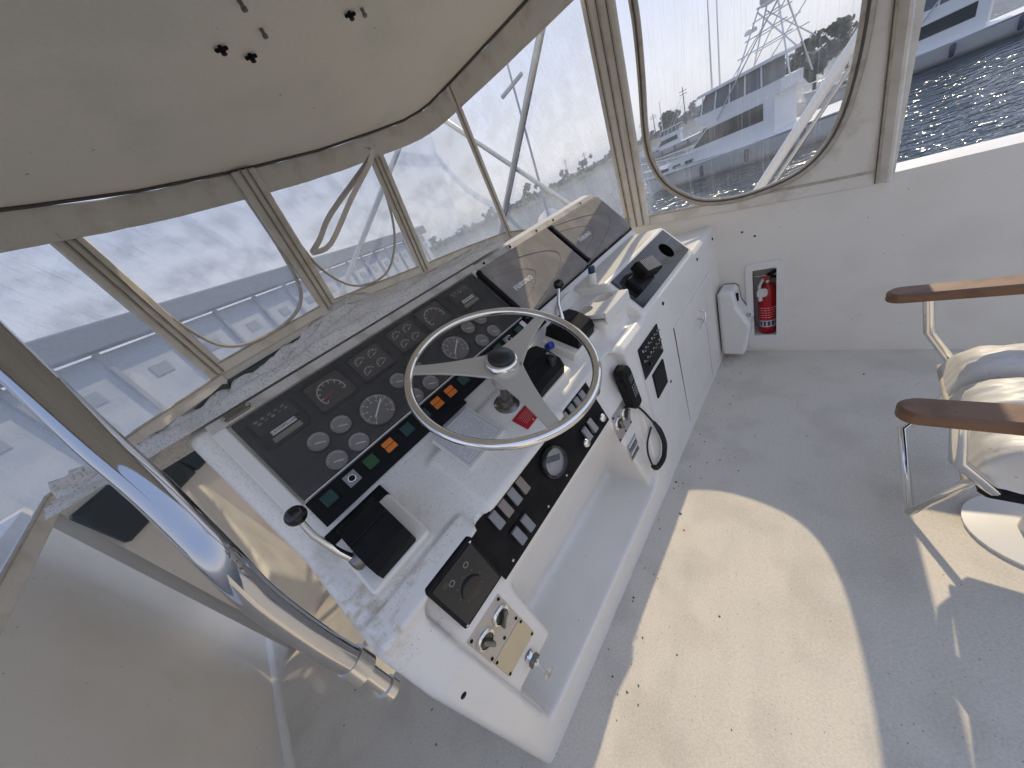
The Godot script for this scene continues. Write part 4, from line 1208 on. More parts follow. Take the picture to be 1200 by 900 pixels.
func curtains() -> void:
	var group := "clear vinyl curtain panels round the helm"
	var defs := [
		# top left, top right, bottom right, bottom left, pane, label, zipped window outline (u, v)
		[mirror(TOP[1]), TOP[0], SILL[0], mirror(SILL[1]) + Vector3(0, 0.055, 0), "vinyl_front", "cloudy front curtain panel on the far side of the centre post, with a zipped window", [Vector2(0.08, 0.0), Vector2(0.07, 0.3), Vector2(0.08, 0.62), Vector2(0.16, 0.86), Vector2(0.4, 0.93), Vector2(0.7, 0.89), Vector2(0.86, 0.74), Vector2(0.91, 0.45), Vector2(0.92, 0.2), Vector2(0.92, 0.0)]],
		[TOP[0], TOP[1], SILL[1], SILL[0], "vinyl_front", "cloudy front curtain panel with a round-bottomed zipped window and a strap behind", [Vector2(0.08, 0.0), Vector2(0.075, 0.35), Vector2(0.11, 0.64), Vector2(0.25, 0.86), Vector2(0.45, 0.92), Vector2(0.66, 0.86), Vector2(0.84, 0.64), Vector2(0.93, 0.35), Vector2(0.945, 0.0)]],
		[TOP[1], TOP[2], SILL[2], SILL[1], "vinyl_front", "hazy plain curtain panel beside the round-bottomed zipped one", []],
		[TOP[2], TOP[3], SILL[3], SILL[2], "vinyl_front", "narrow hazy curtain panel at the bend of the windscreen", []],
		[TOP[3], TOP[4], SILL[4], SILL[3], "vinyl_front_clear", "clear plain curtain panel above the two covered screens", []],
		[TOP[4], TOP[5], SILL[5], SILL[4], "vinyl_side", "clear side curtain panel with rounded zipped window, moored boats seen through it", []]]
	for k in [[1, 2, "cloudy curtain panel on the port side next to the zipped front panels"], [2, 3, "narrow cloudy curtain panel at the port bend of the windscreen"], [3, 4, "cloudy plain curtain panel along the port side"]]:
		defs.append([mirror(TOP[k[1]]), mirror(TOP[k[0]]), mirror(SILL[k[0]]), mirror(SILL[k[1]]), "vinyl_front", k[2], []])
	for q in defs:
		var t := thing("curtain_panel", q[5], "window", Vector3.ZERO, group)
		var a: Vector3 = q[0]; var b: Vector3 = q[1]; var c: Vector3 = q[2]; var d: Vector3 = q[3]
		var mid := (a + b + c + d) * 0.25
		var inw := (Vector3(XC, mid.y, -1.0) - mid).normalized()
		var fn := func(u, v): return a.lerp(b, u).lerp(d.lerp(c, u), v) + inw * 0.012 * sin(PI * u) * sin(PI * v)
		var wid := a.distance_to(b)
		part("vinyl_pane", sheet(12, 10, fn, inw, Vector2(wid, 1.0)), M[q[4]], t)
		part("sill_band", bar(d + inw * 0.012 + Vector3(0, 0.02, 0), c + inw * 0.012 + Vector3(0, 0.02, 0), Vector3.UP, 0.06, 0.022), M.canvas, t)
		part("sill_piping", bar(d + inw * 0.026 + Vector3(0, 0.052, 0), c + inw * 0.026 + Vector3(0, 0.052, 0), Vector3.UP, 0.012, 0.012), M.binding, t)
		if q[6].size() > 0:
			part("window_zip", tube(zip_path(a, b, c, d, q[6], inw * 0.02), 0.019, 8, 0.45), M.binding, t)
		if q[4] == "vinyl_side":
			var z := []
			for p in [[-0.75, 2.3], [-0.755, 2.08], [-0.765, 1.96], [-0.79, 1.79], [-0.827, 1.57], [-0.826, 1.415], [-0.768, 1.262], [-0.646, 1.133], [-0.516, 1.076], [-0.357, 1.059], [-0.17, 1.092], [-0.06, 1.2], [-0.005, 1.4], [0.015, 1.7], [0.015, 2.25]]:
				z.append(Vector3(2.36 - 0.15 * (p[1] - 1.03) - 0.022, p[1], p[0]))
			var zz := smooth(z, 5)
			part("window_zip", tube(zz, 0.021, 8, 0.5), M.binding, t)
			part("zip_teeth", tube(zz.map(func(p): return p + Vector3(-0.012, 0.006, 0)), 0.005, 6), M.crease, t)
			# canvas in the aft corner outside the zip
			var poly := PackedVector2Array()
			for p in [[-0.52, 1.072], [-0.357, 1.056], [-0.175, 1.09], [-0.068, 1.2], [-0.012, 1.4], [0.008, 1.7], [0.008, 2.26], [0.15, 2.26], [0.15, 0.93], [-0.357, 0.985], [-0.52, 1.005]]:
				poly.append(Vector2(p[0], p[1]))
			poly.reverse()
			part("canvas_corner", extr(poly, 0.006), M.canvas, t, Transform3D(Basis(Vector3(0, 0, 1), Vector3(0.15, -1, 0).normalized() * -1.011, Vector3(-1, -0.15, 0).normalized()), Vector3(2.36 + 0.15 * 1.03 - 0.004, 0, 0)))
	# canvas posts between the panels, each with a line of zipper teeth
	var pd := [[TOP[0], SILL[0], 0.13, "wide canvas post with twin zippers at the middle of the windscreen"], [TOP[1], SILL[1], 0.11, "canvas post with a zipper beside the hanging strap"], [TOP[3], SILL[3], 0.05, "narrow canvas post where the windscreen turns aft"], [TOP[4], SILL[4], 0.17, "broad canvas post with a double zipper beside the side window"], [mirror(TOP[1]), mirror(SILL[1]) + Vector3(0, 0.055, 0), 0.11, "canvas post on the far port side of the windscreen"], [TOP[5], SILL[5], 0.10, "canvas post at the aft end of the side window"]]
	for q in pd:
		var a: Vector3 = q[0] + Vector3(0, 0.1, 0); var b: Vector3 = q[1]
		a += (q[0] - q[1]).normalized() * Vector3(1, 0, 1) * 0.1
		var out := Vector3(a.x - XC, 0, (a.z + 1.0) * 1.4).normalized()
		var ac := out.cross(Vector3.UP).normalized()
		a = Vector3(q[0].x, 2.335, q[0].z) - out * (0.062 if q[0].z < -1.0 else 0.05)
		var t := thing("canvas_post", q[3], "post", Vector3.ZERO, "canvas posts of the helm enclosure")
		part("canvas_band", bar(a - out * 0.02, b - out * 0.02, ac, q[2], 0.02, 0.006), M.canvas, t)
		var n := 3 if q[2] > 0.15 else 2 if q[2] > 0.1 else 1
		for k in n:
			var o: Vector3 = ac * (q[2] * 0.30 * (k - (n - 1) * 0.5))
			part("zipper", bar(a - out * 0.033 + o, b - out * 0.033 + o, ac, 0.014, 0.008, 0.002), M.binding, t)
			part("zipper_line", bar(a - out * 0.038 + o, b - out * 0.038 + o, ac, 0.003, 0.004, 0.001), M.crease, t)

func pipes() -> void:
	for q in [[[Vector3(2.647, 2.483, -1.43), Vector3(2.386, 1.438, -2.277), Vector3(2.1, 0.6, -2.75)], 0.027, "stainless support pipe rising behind the curtain above the covered screens", "dull_pipe"],
		[[Vector3(2.10, 2.55, -2.40), Vector3(2.182, 2.407, -2.323), Vector3(2.777, 1.366, -1.773), Vector3(2.894, 0.954, -1.47)], 0.019, "thin bright pipe crossing behind the windscreen corner diagonally", "steel"],
		[[Vector3(2.03, 2.40, -2.48), Vector3(1.003, 1.504, -3.353), Vector3(0.80, 1.3, -3.5)], 0.021, "slim pale pipe slanting behind the round-bottomed window", "steel"],
		[[Vector3(3.15, 1.60, 0.05), Vector3(3.001, 0.913, -0.448), Vector3(2.93, 0.55, -0.71)], 0.03, "white outrigger pole slanting outside the side window", "white_plastic"],
		[[Vector3(3.15, 1.52, 0.06), Vector3(3.004, 0.89, -0.387), Vector3(2.94, 0.5, -0.66)], 0.012, "thin rail running beside the white outrigger pole", "steel"]]:
		one("support_pipe", tube(q[0], q[1], 12), M[q[3]], q[2], "pipe")
	var t := thing("webbing_strap", "beige webbing strap hanging folded in front of the windscreen", "strap")
	part("strap_run", tube(smooth([Vector3(1.313, 2.20, -2.07), Vector3(1.313, 2.148, -2.055), Vector3(0.973, 1.98, -2.263), Vector3(0.835, 1.881, -2.312), Vector3(0.738, 1.827, -2.32)], 4), 0.03, 8, 0.12), M.canvas, t)
	part("strap_run", tube(smooth([Vector3(1.30, 2.20, -2.05), Vector3(1.30, 2.136, -2.039), Vector3(1.099, 2.0, -2.155), Vector3(0.862, 1.831, -2.265), Vector3(0.744, 1.822, -2.287)], 4), 0.03, 8, 0.12), M.canvas, t)

func handrail() -> void:
	var t := thing("grab_rail", "thick polished stainless grab rail ending in a clamp beside the console", "rail")
	var p := smooth([Vector3(-0.118, 1.722, -0.584), Vector3(-0.117, 1.651, -0.528), Vector3(-0.115, 1.589, -0.485), Vector3(-0.115, 1.529, -0.450), Vector3(-0.115, 1.474, -0.423), Vector3(-0.117, 1.431, -0.402), Vector3(-0.119, 1.394, -0.385), Vector3(-0.127, 1.344, -0.383), Vector3(-0.131, 1.293, -0.382), Vector3(-0.133, 1.238, -0.380), Vector3(-0.133, 1.180, -0.378)], 6)
	part("tube", tube(p, 0.0142, 24), M.polished_rail, t)
	var e := Vector3(-0.133, 1.180, -0.378)
	var d := Vector3(-0.001, -0.064, 0.011).normalized()
	part("collar", tube([e - d * 0.012, e + d * 0.014], 0.0168, 20), M.steel, t)
	part("rod", tube([e, e + d * 0.06], 0.0095, 18), M.steel, t)
	part("end_cap", tube([e + d * 0.056, e + d * 0.07], [0.0120, 0.0112], 18), M.steel, t)

func dash_cover() -> void:
	var wr := noise(31, 3.2, 4)
	var fine := noise(32, 11.0, 3)
	var fn := func(u, v):
		var x := lerpf(-0.42, 1.12, u)
		var bump := 0.048 + 0.064 * smoothstep(0.05, 0.40, x) * (1.0 - 0.62 * smoothstep(0.40, 0.62, x) - 0.38 * smoothstep(0.6, 1.1, x))
		var z := lerpf(-1.078, -1.47 + 0.05 * sin(x * 7.0), v)
		var base := 1.422 if z > -1.14 else lerpf(1.422, 1.33, (-1.14 - z) / 0.33)
		var rise := smoothstep(0.0, 0.10, v) * 0.32 + smoothstep(0.05, 0.55, v) * 0.68
		rise *= 1.0 - smoothstep(0.72, 1.0, v)
		var y: float = base + 0.006 + bump * rise
		var fold := sin((v * 3.1 + x * 1.3 + 0.7 * wr.get_noise_2d(x * 0.5, v * 1.5)) * 6.0)
		y += rise * (0.024 * fold * absf(fold) + 0.042 * absf(wr.get_noise_2d(x * 0.7 + z * 0.9, z * 2.2)) + 0.004 * fine.get_noise_2d(x * 0.6 + z * 1.0, z * 1.2))
		y -= 0.022 * rise * exp(-pow((v - 0.30 - 0.10 * sin(x * 3.0)) / 0.035, 2.0))
		return Vector3(x, maxf(y, base + 0.004), z)
	one("instrument_cover", sheet(120, 40, fn, Vector3.UP), M.mildewed_fabric, "mildew-spotted grey fabric cover bunched along the top of the dash", "cover")

func chair() -> void:
	var t := thing("helm_chair", "helm chair with teak arm and white cushion at the edge of the deck", "chair", Vector3(1.25, 0, 0.52))
	part("foot_plate", lathe([Vector2(0, 0), Vector2(0.15, 0), Vector2(0.15, 0.012), Vector2(0.06, 0.022), Vector2(0.0, 0.022)], 32), M.white_plastic, t, Transform3D(Basis(Vector3.RIGHT, -PI * 0.5), Vector3.ZERO))
	part("pedestal", lathe([Vector2(0.045, 0.02), Vector2(0.04, 0.44)], 20), M.white_plastic, t, Transform3D(Basis(Vector3.RIGHT, -PI * 0.5), Vector3.ZERO))
	part("seat_frame", cbox(0.54, 0.05, 0.48, 0.015), M.black_satin, t, at(0, 0.45, 0.02))
	var puff := noise(88, 3.0, 2)
	for q in 3:
		var top := func(u, v):
			var a: float = u * 2.0 - 1.0
			var b: float = v * 2.0 - 1.0
			var e := pow(maxf(0.0, 1.0 - pow(absf(a), 5.0)), 0.5) * pow(maxf(0.0, 1.0 - pow(absf(b), 6.0)), 0.5)
			return Vector3(a * 0.088, 0.475 + 0.125 * e + 0.008 * puff.get_noise_2d(a + q * 5.0, b), b * 0.25)
		part("seat_cushion", sheet(20, 24, top, Vector3.UP), M.vinyl_seat, t, at(-0.178 + 0.178 * q, 0, 0.0))
		part("back_cushion", cbox(0.174, 0.52, 0.11, 0.045), M.vinyl_seat, t, Transform3D(Basis(Vector3.RIGHT, -0.15), Vector3(-0.178 + 0.178 * q, 0.88, 0.30)))
	part("seat_piping", tube([Vector3(-0.265, 0.483, -0.245), Vector3(0.265, 0.483, -0.245)], 0.008, 8), M.binding, t)
	for s in [-1, 1]:
		part("arm_rest", extr(rrect(0.075, 0.46, 0.036), 0.03, 0.008), M.teak, t, Transform3D(Basis(Vector3(1, 0, 0), Vector3(0, 0, -1), Vector3(0, 1, 0)), Vector3(0.31 * s, 0.74, -0.165)))
		part("arm_post", tube([Vector3(0.31 * s, 0.74, -0.30), Vector3(0.31 * s, 0.60, -0.28), Vector3(0.26 * s, 0.46, -0.2)], 0.014, 10), M.chrome, t)
		part("arm_post", tube([Vector3(0.31 * s, 0.74, 0.0), Vector3(0.29 * s, 0.5, 0.05)], 0.014, 10), M.chrome, t)
	part("foot_rest", tube([Vector3(-0.2, 0.46, -0.2), Vector3(-0.2, 0.22, -0.30), Vector3(0.2, 0.22, -0.30), Vector3(0.2, 0.46, -0.2)], 0.012, 8), M.chrome, t)

# ------------------------------------------------------------------ harbour
const SEA := -3.0
func polar(az: float, r: float, y := SEA) -> Vector3:
	return Vector3(cos(deg_to_rad(az)) * r, y, -sin(deg_to_rad(az)) * r)

func harbour_mats() -> void:
	var w := mat("water", lin(0.02, 0.035, 0.045), 0.08)
	var nt := NoiseTexture2D.new()
	nt.width = 512; nt.height = 512; nt.seamless = true; nt.as_normal_map = true; nt.bump_strength = 6.0; nt.noise = noise(3, 0.012, 4)
	w.normal_enabled = true
	w.normal_texture = nt
	w.normal_scale = 2.0
	w.uv1_triplanar = true; w.uv1_world_triplanar = true; w.uv1_scale = Vector3.ONE * 0.12
	mat("boat_white", lin(0.68, 0.68, 0.67), 0.3)
	mat("boat_grey", lin(0.35, 0.36, 0.37), 0.4)
	mat("boat_glass", lin(0.015, 0.018, 0.022), 0.08)
	mat("boat_canvas", lin(0.10, 0.11, 0.13), 0.7)
	mat("boat_stripe", lin(0.02, 0.035, 0.07), 0.3)
	mat("alu", lin(0.6, 0.6, 0.6), 0.35, 0.8)
	tri_mat("bank", dirty(256, 91, Color(0.10, 0.095, 0.075), Color(0.055, 0.065, 0.04), 1.0, 0.5, Color(0.05, 0.05, 0.03), 400), 0.95, 0.08)
	mat("bark", lin(0.07, 0.05, 0.035), 0.9)
	mat("pole_wood", lin(0.06, 0.05, 0.045), 0.9)
	var f := mat("foliage", Color.WHITE, 0.85)
	f.vertex_color_use_as_albedo = true
	f.cull_mode = BaseMaterial3D.CULL_DISABLED
	mat("shed_wall", lin(0.55, 0.58, 0.62), 0.7)
	mat("shed_roof", lin(0.17, 0.19, 0.22), 0.6)

func hull(L: float, B: float, fb: float) -> MB:
	var fn := func(u, v):
		# u from stern to bow, v round the section from one rail under the keel to the other
		var taper := 1.0 - pow(maxf(0.0, (u - 0.35) / 0.65), 2.4)
		var sheer: float = fb * (0.72 + 0.5 * u * u)
		var s: float = v * 2.0 - 1.0
		var side := signf(s)
		var q: float = absf(s)
		var rake: float = 0.10 * L * u * u * q
		if q > 0.45:
			var k: float = (q - 0.45) / 0.55
			return Vector3(-L * 0.5 + L * 0.9 * u + rake, lerpf(0.15, sheer, k), side * B * 0.5 * (taper * lerpf(0.80 - 0.25 * u, 1.0, k) + 0.01))
		return Vector3(-L * 0.5 + L * 0.9 * u + rake, lerpf(-0.7 + 0.5 * u, 0.15, q / 0.45), side * B * 0.5 * taper * (0.80 - 0.25 * u) * q / 0.45)
	return sheet(24, 20, fn, Vector3.UP)

func outward(m: MB) -> MB:
	for k in m.v.size():
		var c := Vector3(m.v[k].x * 0.6, 0.8, 0)
		if m.n[k].dot(m.v[k] - c) < 0.0:
			m.n[k] = -m.n[k]
	var old := m.i
	m.i = PackedInt32Array()
	for k in range(0, old.size(), 3):
		m.tri(old[k], old[k + 1], old[k + 2])
	return m

func yacht(where: Vector3, turn: float, L: float, label: String, tower: bool, group: String) -> void:
	var t := thing("motor_yacht", label, "boat", where, group)
	t.rotation.y = turn
	var B := L * 0.31
	var fb := L * 0.112
	part("hull", outward(hull(L, B, fb)), M.boat_white, t)
	var deck_poly := PackedVector2Array()
	for k in 17:
		var u := k / 16.0
		deck_poly.append(Vector2(-L * 0.5 + L * 0.9 * u + 0.10 * L * u * u, -B * 0.5 * (1.0 - pow(maxf(0.0, (u - 0.35) / 0.65), 2.4)) - 0.01))
	for k in 17:
		var p := deck_poly[16 - k]
		deck_poly.append(Vector2(p.x, -p.y))
	part("foredeck", extr(deck_poly, 0.05), M.boat_white, t, Transform3D(Basis(Vector3(1, 0, 0), Vector3(0, 0, -1), Vector3(0, 1, 0)), Vector3(0, fb * 0.78, 0)))
	var S := Transform3D(Basis(), Vector3(0, 0, -B * 0.36))
	var house := PackedVector2Array([Vector2(-L * 0.24, fb * 0.7), Vector2(L * 0.30, fb * 0.8), Vector2(L * 0.23, fb * 1.2), Vector2(L * 0.12, fb * 1.35), Vector2(L * 0.02, fb * 2.05), Vector2(-L * 0.24, fb * 2.05)])
	part("deckhouse", extr(house, B * 0.72, 0.08), M.boat_white, t, S)
	for s in [-1, 1]:
		var glass := PackedVector2Array([Vector2(-L * 0.20, fb * 1.38), Vector2(L * 0.105, fb * 1.40), Vector2(L * 0.03, fb * 1.92), Vector2(-L * 0.20, fb * 1.94)])
		part("side_window", extr(glass, 0.03), M.boat_glass, t, at(0, 0, s * B * 0.36 - 0.015))
	part("windscreen", cbox(0.04, fb * 0.62, B * 0.6, 0.01), M.boat_glass, t, Transform3D(Basis(Vector3.BACK, 0.55), Vector3(L * 0.072, fb * 1.72, 0)))
	var fly := PackedVector2Array([Vector2(-L * 0.26, fb * 2.05), Vector2(L * 0.05, fb * 2.05), Vector2(L * 0.09, fb * 2.5), Vector2(-L * 0.26, fb * 2.42)])
	part("flybridge", extr(fly, B * 0.7, 0.06), M.boat_white, t, at(0, 0, -B * 0.35))
	var en := PackedVector2Array([Vector2(-L * 0.20, fb * 2.42), Vector2(L * 0.08, fb * 2.5), Vector2(L * 0.03, fb * 3.1), Vector2(-L * 0.20, fb * 3.08)])
	part("enclosure", extr(en, B * 0.62, 0.03), M.boat_canvas, t, at(0, 0, -B * 0.31))
	for k in 5:
		for s in [-1, 1]:
			part("enclosure_post", cbox(0.09, fb * 0.62, 0.04, 0.01), M.boat_white, t, Transform3D(Basis(Vector3.BACK, 0.06 * k), Vector3(-L * 0.19 + k * L * 0.06, fb * 2.76, s * (B * 0.31 + 0.02))))
	part("hardtop", extr(PackedVector2Array([Vector2(-L * 0.25, fb * 3.08), Vector2(L * 0.07, fb * 3.1), Vector2(L * 0.06, fb * 3.2), Vector2(-L * 0.25, fb * 3.18)]), B * 0.7, 0.05), M.boat_white, t, at(0, 0, -B * 0.35))
	part("boot_stripe", bar(Vector3(-L * 0.49, 0.28, B * 0.47), Vector3(L * 0.12, 0.32, B * 0.46), Vector3.UP, 0.1, 0.12), M.boat_stripe, t)
	for s in [-1, 1]:
		for k in 3:
			part("fender", lathe([Vector2(0, -0.4), Vector2(0.1, -0.36), Vector2(0.13, -0.25), Vector2(0.13, 0.25), Vector2(0.1, 0.36), Vector2(0, 0.4)], 10), M.boat_stripe, t, Transform3D(Basis(Vector3.RIGHT, -PI * 0.5), Vector3(-L * 0.35 + k * L * 0.2, fb * 0.45, s * (B * 0.5 + 0.02))))
		for k in 3:
			part("porthole", extr(rrect(0.7, 0.22, 0.1), 0.04), M.boat_glass, t, at(L * (0.13 + 0.07 * k), fb * 0.98, s * B * 0.36 - 0.02))
		var rail := []
		for k in 7:
			var u := 0.55 + 0.45 * k / 6.0
			rail.append(Vector3(-L * 0.5 + L * 0.9 * u + 0.10 * L * u * u, fb * (0.72 + 0.5 * u * u) + 0.65, s * B * 0.49 * (1.0 - pow(maxf(0.0, (u - 0.35) / 0.65), 2.4)) + 0.01))
		part("bow_rail", tube(rail, 0.03, 6), M.alu, t)
		for k in [1, 3, 5]:
			part("stanchion", tube([rail[k] - Vector3(0, 0.66, 0), rail[k]], 0.025, 6), M.alu, t)
		part("antenna", tube([Vector3(L * (0.03 + 0.02 * s), fb * 3.15, s * B * 0.25), Vector3(L * (0.02 + 0.02 * s), fb * 3.15 + 5.0, s * B * 0.25)], [0.06, 0.03], 6), M.boat_white, t)
		part("outrigger", tube([Vector3(-L * 0.02, fb * 2.1, s * B * 0.38), Vector3(-L * 0.35, fb * 2.1 + 5.5, s * B * 0.55)], [0.05, 0.02], 6), M.alu, t)
	if tower:
		var y0 := fb * 3.15
		var y1 := y0 + 2.7
		for sx in [-1, 1]:
			for s in [-1, 1]:
				part("tower_leg", tube([Vector3(-L * 0.17 + sx * L * 0.12, y0 - 1.6, s * B * 0.33), Vector3(-L * 0.19 + sx * 0.45, y1, s * 0.5)], 0.045, 8), M.alu, t)
		for k in 3:
			var f := 0.3 + 0.25 * k
			for s in [-1, 1]:
				part("tower_rung", tube([Vector3(-L * 0.19 - lerpf(L * 0.12, 0.45, f), lerpf(y0, y1, f), s * lerpf(B * 0.30, 0.5, f)), Vector3(-L * 0.19 + lerpf(L * 0.12, 0.45, f), lerpf(y0, y1, f), s * lerpf(B * 0.30, 0.5, f))], 0.035, 6), M.alu, t)
		for sx in [-1, 1]:
			for s in [-1, 1]:
				part("tower_brace", tube([Vector3(-L * 0.19 + sx * L * 0.11, y0, s * B * 0.3), Vector3(-L * 0.19 - sx * 0.5, y1 - 0.2, s * 0.5)], 0.035, 6), M.alu, t)
		part("tower_floor", cbox(1.1, 0.08, 1.2, 0.02), M.boat_white, t, at(-L * 0.19, y1, 0))
		part("tower_console", cbox(0.4, 0.7, 0.7, 0.08), M.boat_grey, t, at(-L * 0.19 + 0.3, y1 + 0.4, 0))
		part("tower_rail", tube([Vector3(-L * 0.19 - 0.55, y1 + 0.9, -0.6), Vector3(-L * 0.19 + 0.55, y1 + 0.9, -0.6), Vector3(-L * 0.19 + 0.55, y1 + 0.9, 0.6), Vector3(-L * 0.19 - 0.55, y1 + 0.9, 0.6)], 0.035, 6), M.alu, t)
		part("radar_dome", lathe([Vector2(0, 0), Vector2(0.32, 0.02), Vector2(0.34, 0.12), Vector2(0.26, 0.24), Vector2(0, 0.28)], 20), M.boat_white, t, Transform3D(Basis(Vector3.RIGHT, -PI * 0.5), Vector3(-L * 0.19 + 1.1, y1 - 0.9, 0)))
		part("tower_mast", tube([Vector3(-L * 0.19 + 0.1, y1 + 0.7, 0), Vector3(-L * 0.19 + 0.1, y1 + 1.9, 0)], 0.06, 8), M.boat_grey, t)

func tree(where: Vector3, h: float, seed_: int, label: String, group: String, slim := 1.0) -> void:
	var rng := RandomNumberGenerator.new()
	rng.seed = seed_
	var t := thing("shore_tree", label, "tree", where, group)
	part("trunk", tube([Vector3.ZERO, Vector3(0.1, h * 0.3, 0.0), Vector3(0.15, h * 0.6, 0.1)], [h * 0.03, h * 0.022, h * 0.01], 7), M.bark, t)
	var m := MB.new()
	var blobs := []
	for k in 11:
		blobs.append([Vector3(rng.randfn(0, 0.17) * h * slim, h * rng.randf_range(0.3, 0.84), rng.randfn(0, 0.17) * h * slim), h * rng.randf_range(0.09, 0.2)])
	for k in 420:
		var b = blobs[k % blobs.size()]
		var d := Vector3(rng.randfn(), rng.randfn(), rng.randfn()).normalized()
		var p: Vector3 = b[0] + d * b[1] * pow(rng.randf(), 0.4)
		var nn := (d + Vector3(rng.randfn(), rng.randfn(), rng.randfn()) * 0.6).normalized()
		var e := nn.cross(Vector3(rng.randf(), rng.randf(), rng.randf())).normalized() * h * 0.045
		var g := nn.cross(e)
		m.quad(p - e - g, p + e - g * 0.6, p + e + g, p - e * 0.7 + g, nn)
		var c := Color(0.045, 0.06, 0.03).lerp(Color(0.085, 0.09, 0.045), rng.randf())
		for q in 4:
			m.c.append(c)
	part("crown", m, M.foliage, t)

func harbour() -> void:
	harbour_mats()
	struct("water", sheet(40, 40, func(u, v): return Vector3(lerpf(-900, 900, u), SEA, lerpf(-900, 900, v)), Vector3.UP), M.water)
	# low bank along the far side of the basin
	var hill := noise(44, 0.02, 3)
	struct("far_bank", sheet(60, 6, func(u, v):
		var az := lerpf(-30.0, 120.0, u)
		var r: float = 190.0 + 30.0 * sin(u * 6.0) + v * 260.0
		return polar(az, r, SEA - 0.5 + 3.2 * smoothstep(0.0, 0.12, v) + 3.0 * v + 0.8 * hill.get_noise_2d(az * 6.0, v * 200.0)), Vector3.UP), M.bank)
	var rng := RandomNumberGenerator.new()
	rng.seed = 5
	var az := -16.0
	var k := 0
	while az < 66.0:
		var r := 205.0 + 30.0 * sin((az + 30.0) / 150.0 * 6.0) + rng.randf() * 40.0
		var h := rng.randf_range(4.5, 8.5) * (1.35 if az > 26 and az < 38 else 1.0)
		tree(polar(az, r, SEA + 2.6), h, 300 + k, "hazy dark tree in the row along the far shore", "trees along the far shore", 1.3)
		az += rng.randf_range(2.0, 6.0)
		k += 1
	var wood := MB.new()
	var edge := noise(61, 0.22, 3)
	for j in 5200:
		var a := rng.randf_range(-18.0, 72.0)
		var r := 200.0 + 30.0 * sin((a + 30.0) / 150.0 * 6.0) + rng.randf_range(12.0, 60.0)
		var top := maxf(1.0, 2.6 + 3.4 * edge.get_noise_1d(a * 3.0) + 1.6 * edge.get_noise_1d(a * 14.0))
		var p := polar(a, r, SEA + 2.2 + top * pow(rng.randf(), 0.7))
		var nn := (Vector3(-p.x, 0, -p.z).normalized() + Vector3(rng.randfn(), rng.randfn() + 0.5, rng.randfn()) * 0.7).normalized()
		var e := nn.cross(Vector3(rng.randf(), rng.randf(), rng.randf())).normalized() * rng.randf_range(0.4, 0.9)
		var g2 := nn.cross(e)
		wood.quad(p - e - g2, p + e - g2 * 0.5, p + e * 0.8 + g2, p - e * 0.6 + g2, nn)
		var c := Color(0.035, 0.047, 0.028).lerp(Color(0.075, 0.08, 0.05), rng.randf())
		for q in 4:
			wood.c.append(c)
	tag(part("far_wood", wood, M.foliage, self), "hazy dark belt of scrub and trees along the far shore", "woodland", "", "stuff")
	tree(polar(17.2, 120.0, SEA + 0.5), 8.6, 801, "taller dark tree standing clear left of the tower boat", "", 0.7)
	tree(polar(3.2, 70.0, SEA + 0.5), 6.6, 802, "broad dark tree mass behind the tower of the big boat", "", 1.4)
	tree(polar(0.8, 74.0, SEA + 0.5), 6.4, 803, "rounded dark tree behind the boats, right of the broad one", "", 1.4)
	for q in [[15.3, 175.0, 12.0], [18.9, 190.0, 9.5], [20.4, 200.0, 9.0], [31.2, 205.0, 11.0], [28.4, 215.0, 10.0]]:
		var t := thing("utility_pole", "thin utility pole with cross-arms on the far shore", "pole", polar(q[0], q[1], SEA + 2.3), "utility poles on the far shore")
		t.rotation.y = deg_to_rad(q[0])
		part("mast", tube([Vector3.ZERO, Vector3(0, q[2], 0)], [0.2, 0.14], 7), M.pole_wood, t)
		for y in [0.9, 0.82]:
			part("cross_arm", cbox(0.2, 0.18, 2.6, 0.02), M.pole_wood, t, at(0, q[2] * y, 0))
	# moored boats
	var g := "moored motor yachts"
	yacht(Vector3(33.3, SEA, -6.6), deg_to_rad(76.0), 15.0, "large white sport-fishing yacht with a tall tower and dark cabin windows", true, g)
	yacht(Vector3(47.0, SEA, 3.0), deg_to_rad(80.0), 13.0, "white motor yacht partly hidden behind the tower boat's stern", false, g)
	yacht(Vector3(30.0, SEA, 14.0), deg_to_rad(84.0), 14.0, "white motor yacht moored aft of the tower boat", true, g)
	yacht(Vector3(84.0, SEA, -27.0), deg_to_rad(95.0), 12.0, "smaller white motor yacht far behind the tower boat's bow", false, g)
	var sm := thing("sailboat_mast", "tall grey mast with a slanting spar far behind the windscreen", "mast", polar(36.0, 60.0))
	part("spar", tube([Vector3.ZERO, Vector3(0.9, 21.0, 0.9)], [0.22, 0.14], 8), M.boat_grey, sm)
	part("spreader", tube([Vector3(2.6, 19.2, 1.5), Vector3(-1.2, 17.6, -0.2)], 0.28, 8), M.boat_grey, sm)
	part("hull", outward(hull(11.0, 3.2, 1.3)), M.boat_white, sm, Transform3D(Basis(Vector3.UP, 0.6), Vector3.ZERO))
	# long boathouse ahead
	var bh := thing("boathouse", "long pale boathouse with a dark roof edge seen hazily ahead", "building", Vector3(4.0, SEA, -42.0))
	bh.rotation.y = deg_to_rad(35.0)
	part("wall", cbox(110.0, 8.0, 0.4, 0.05), M.shed_wall, bh, at(0, 4.0, 0))
	part("roof_edge", cbox(112.0, 1.7, 1.2, 0.1), M.shed_roof, bh, at(0, 9.0, 0.6))
	part("roof", cbox(112.0, 0.3, 16.0, 0.1), M.shed_roof, bh, Transform3D(Basis(Vector3.RIGHT, 0.06), Vector3(0, 10.3, -7.5)))
	for j in 24:
		part("post", cbox(0.35, 8.1, 0.3, 0.03), M.boat_grey, bh, at(-52.0 + j * 4.5, 4.05, 0.35))
		part("window", cbox(1.3, 0.9, 0.1, 0.03), M.boat_grey, bh, at(-49.75 + j * 4.5, 5.6, 0.22))

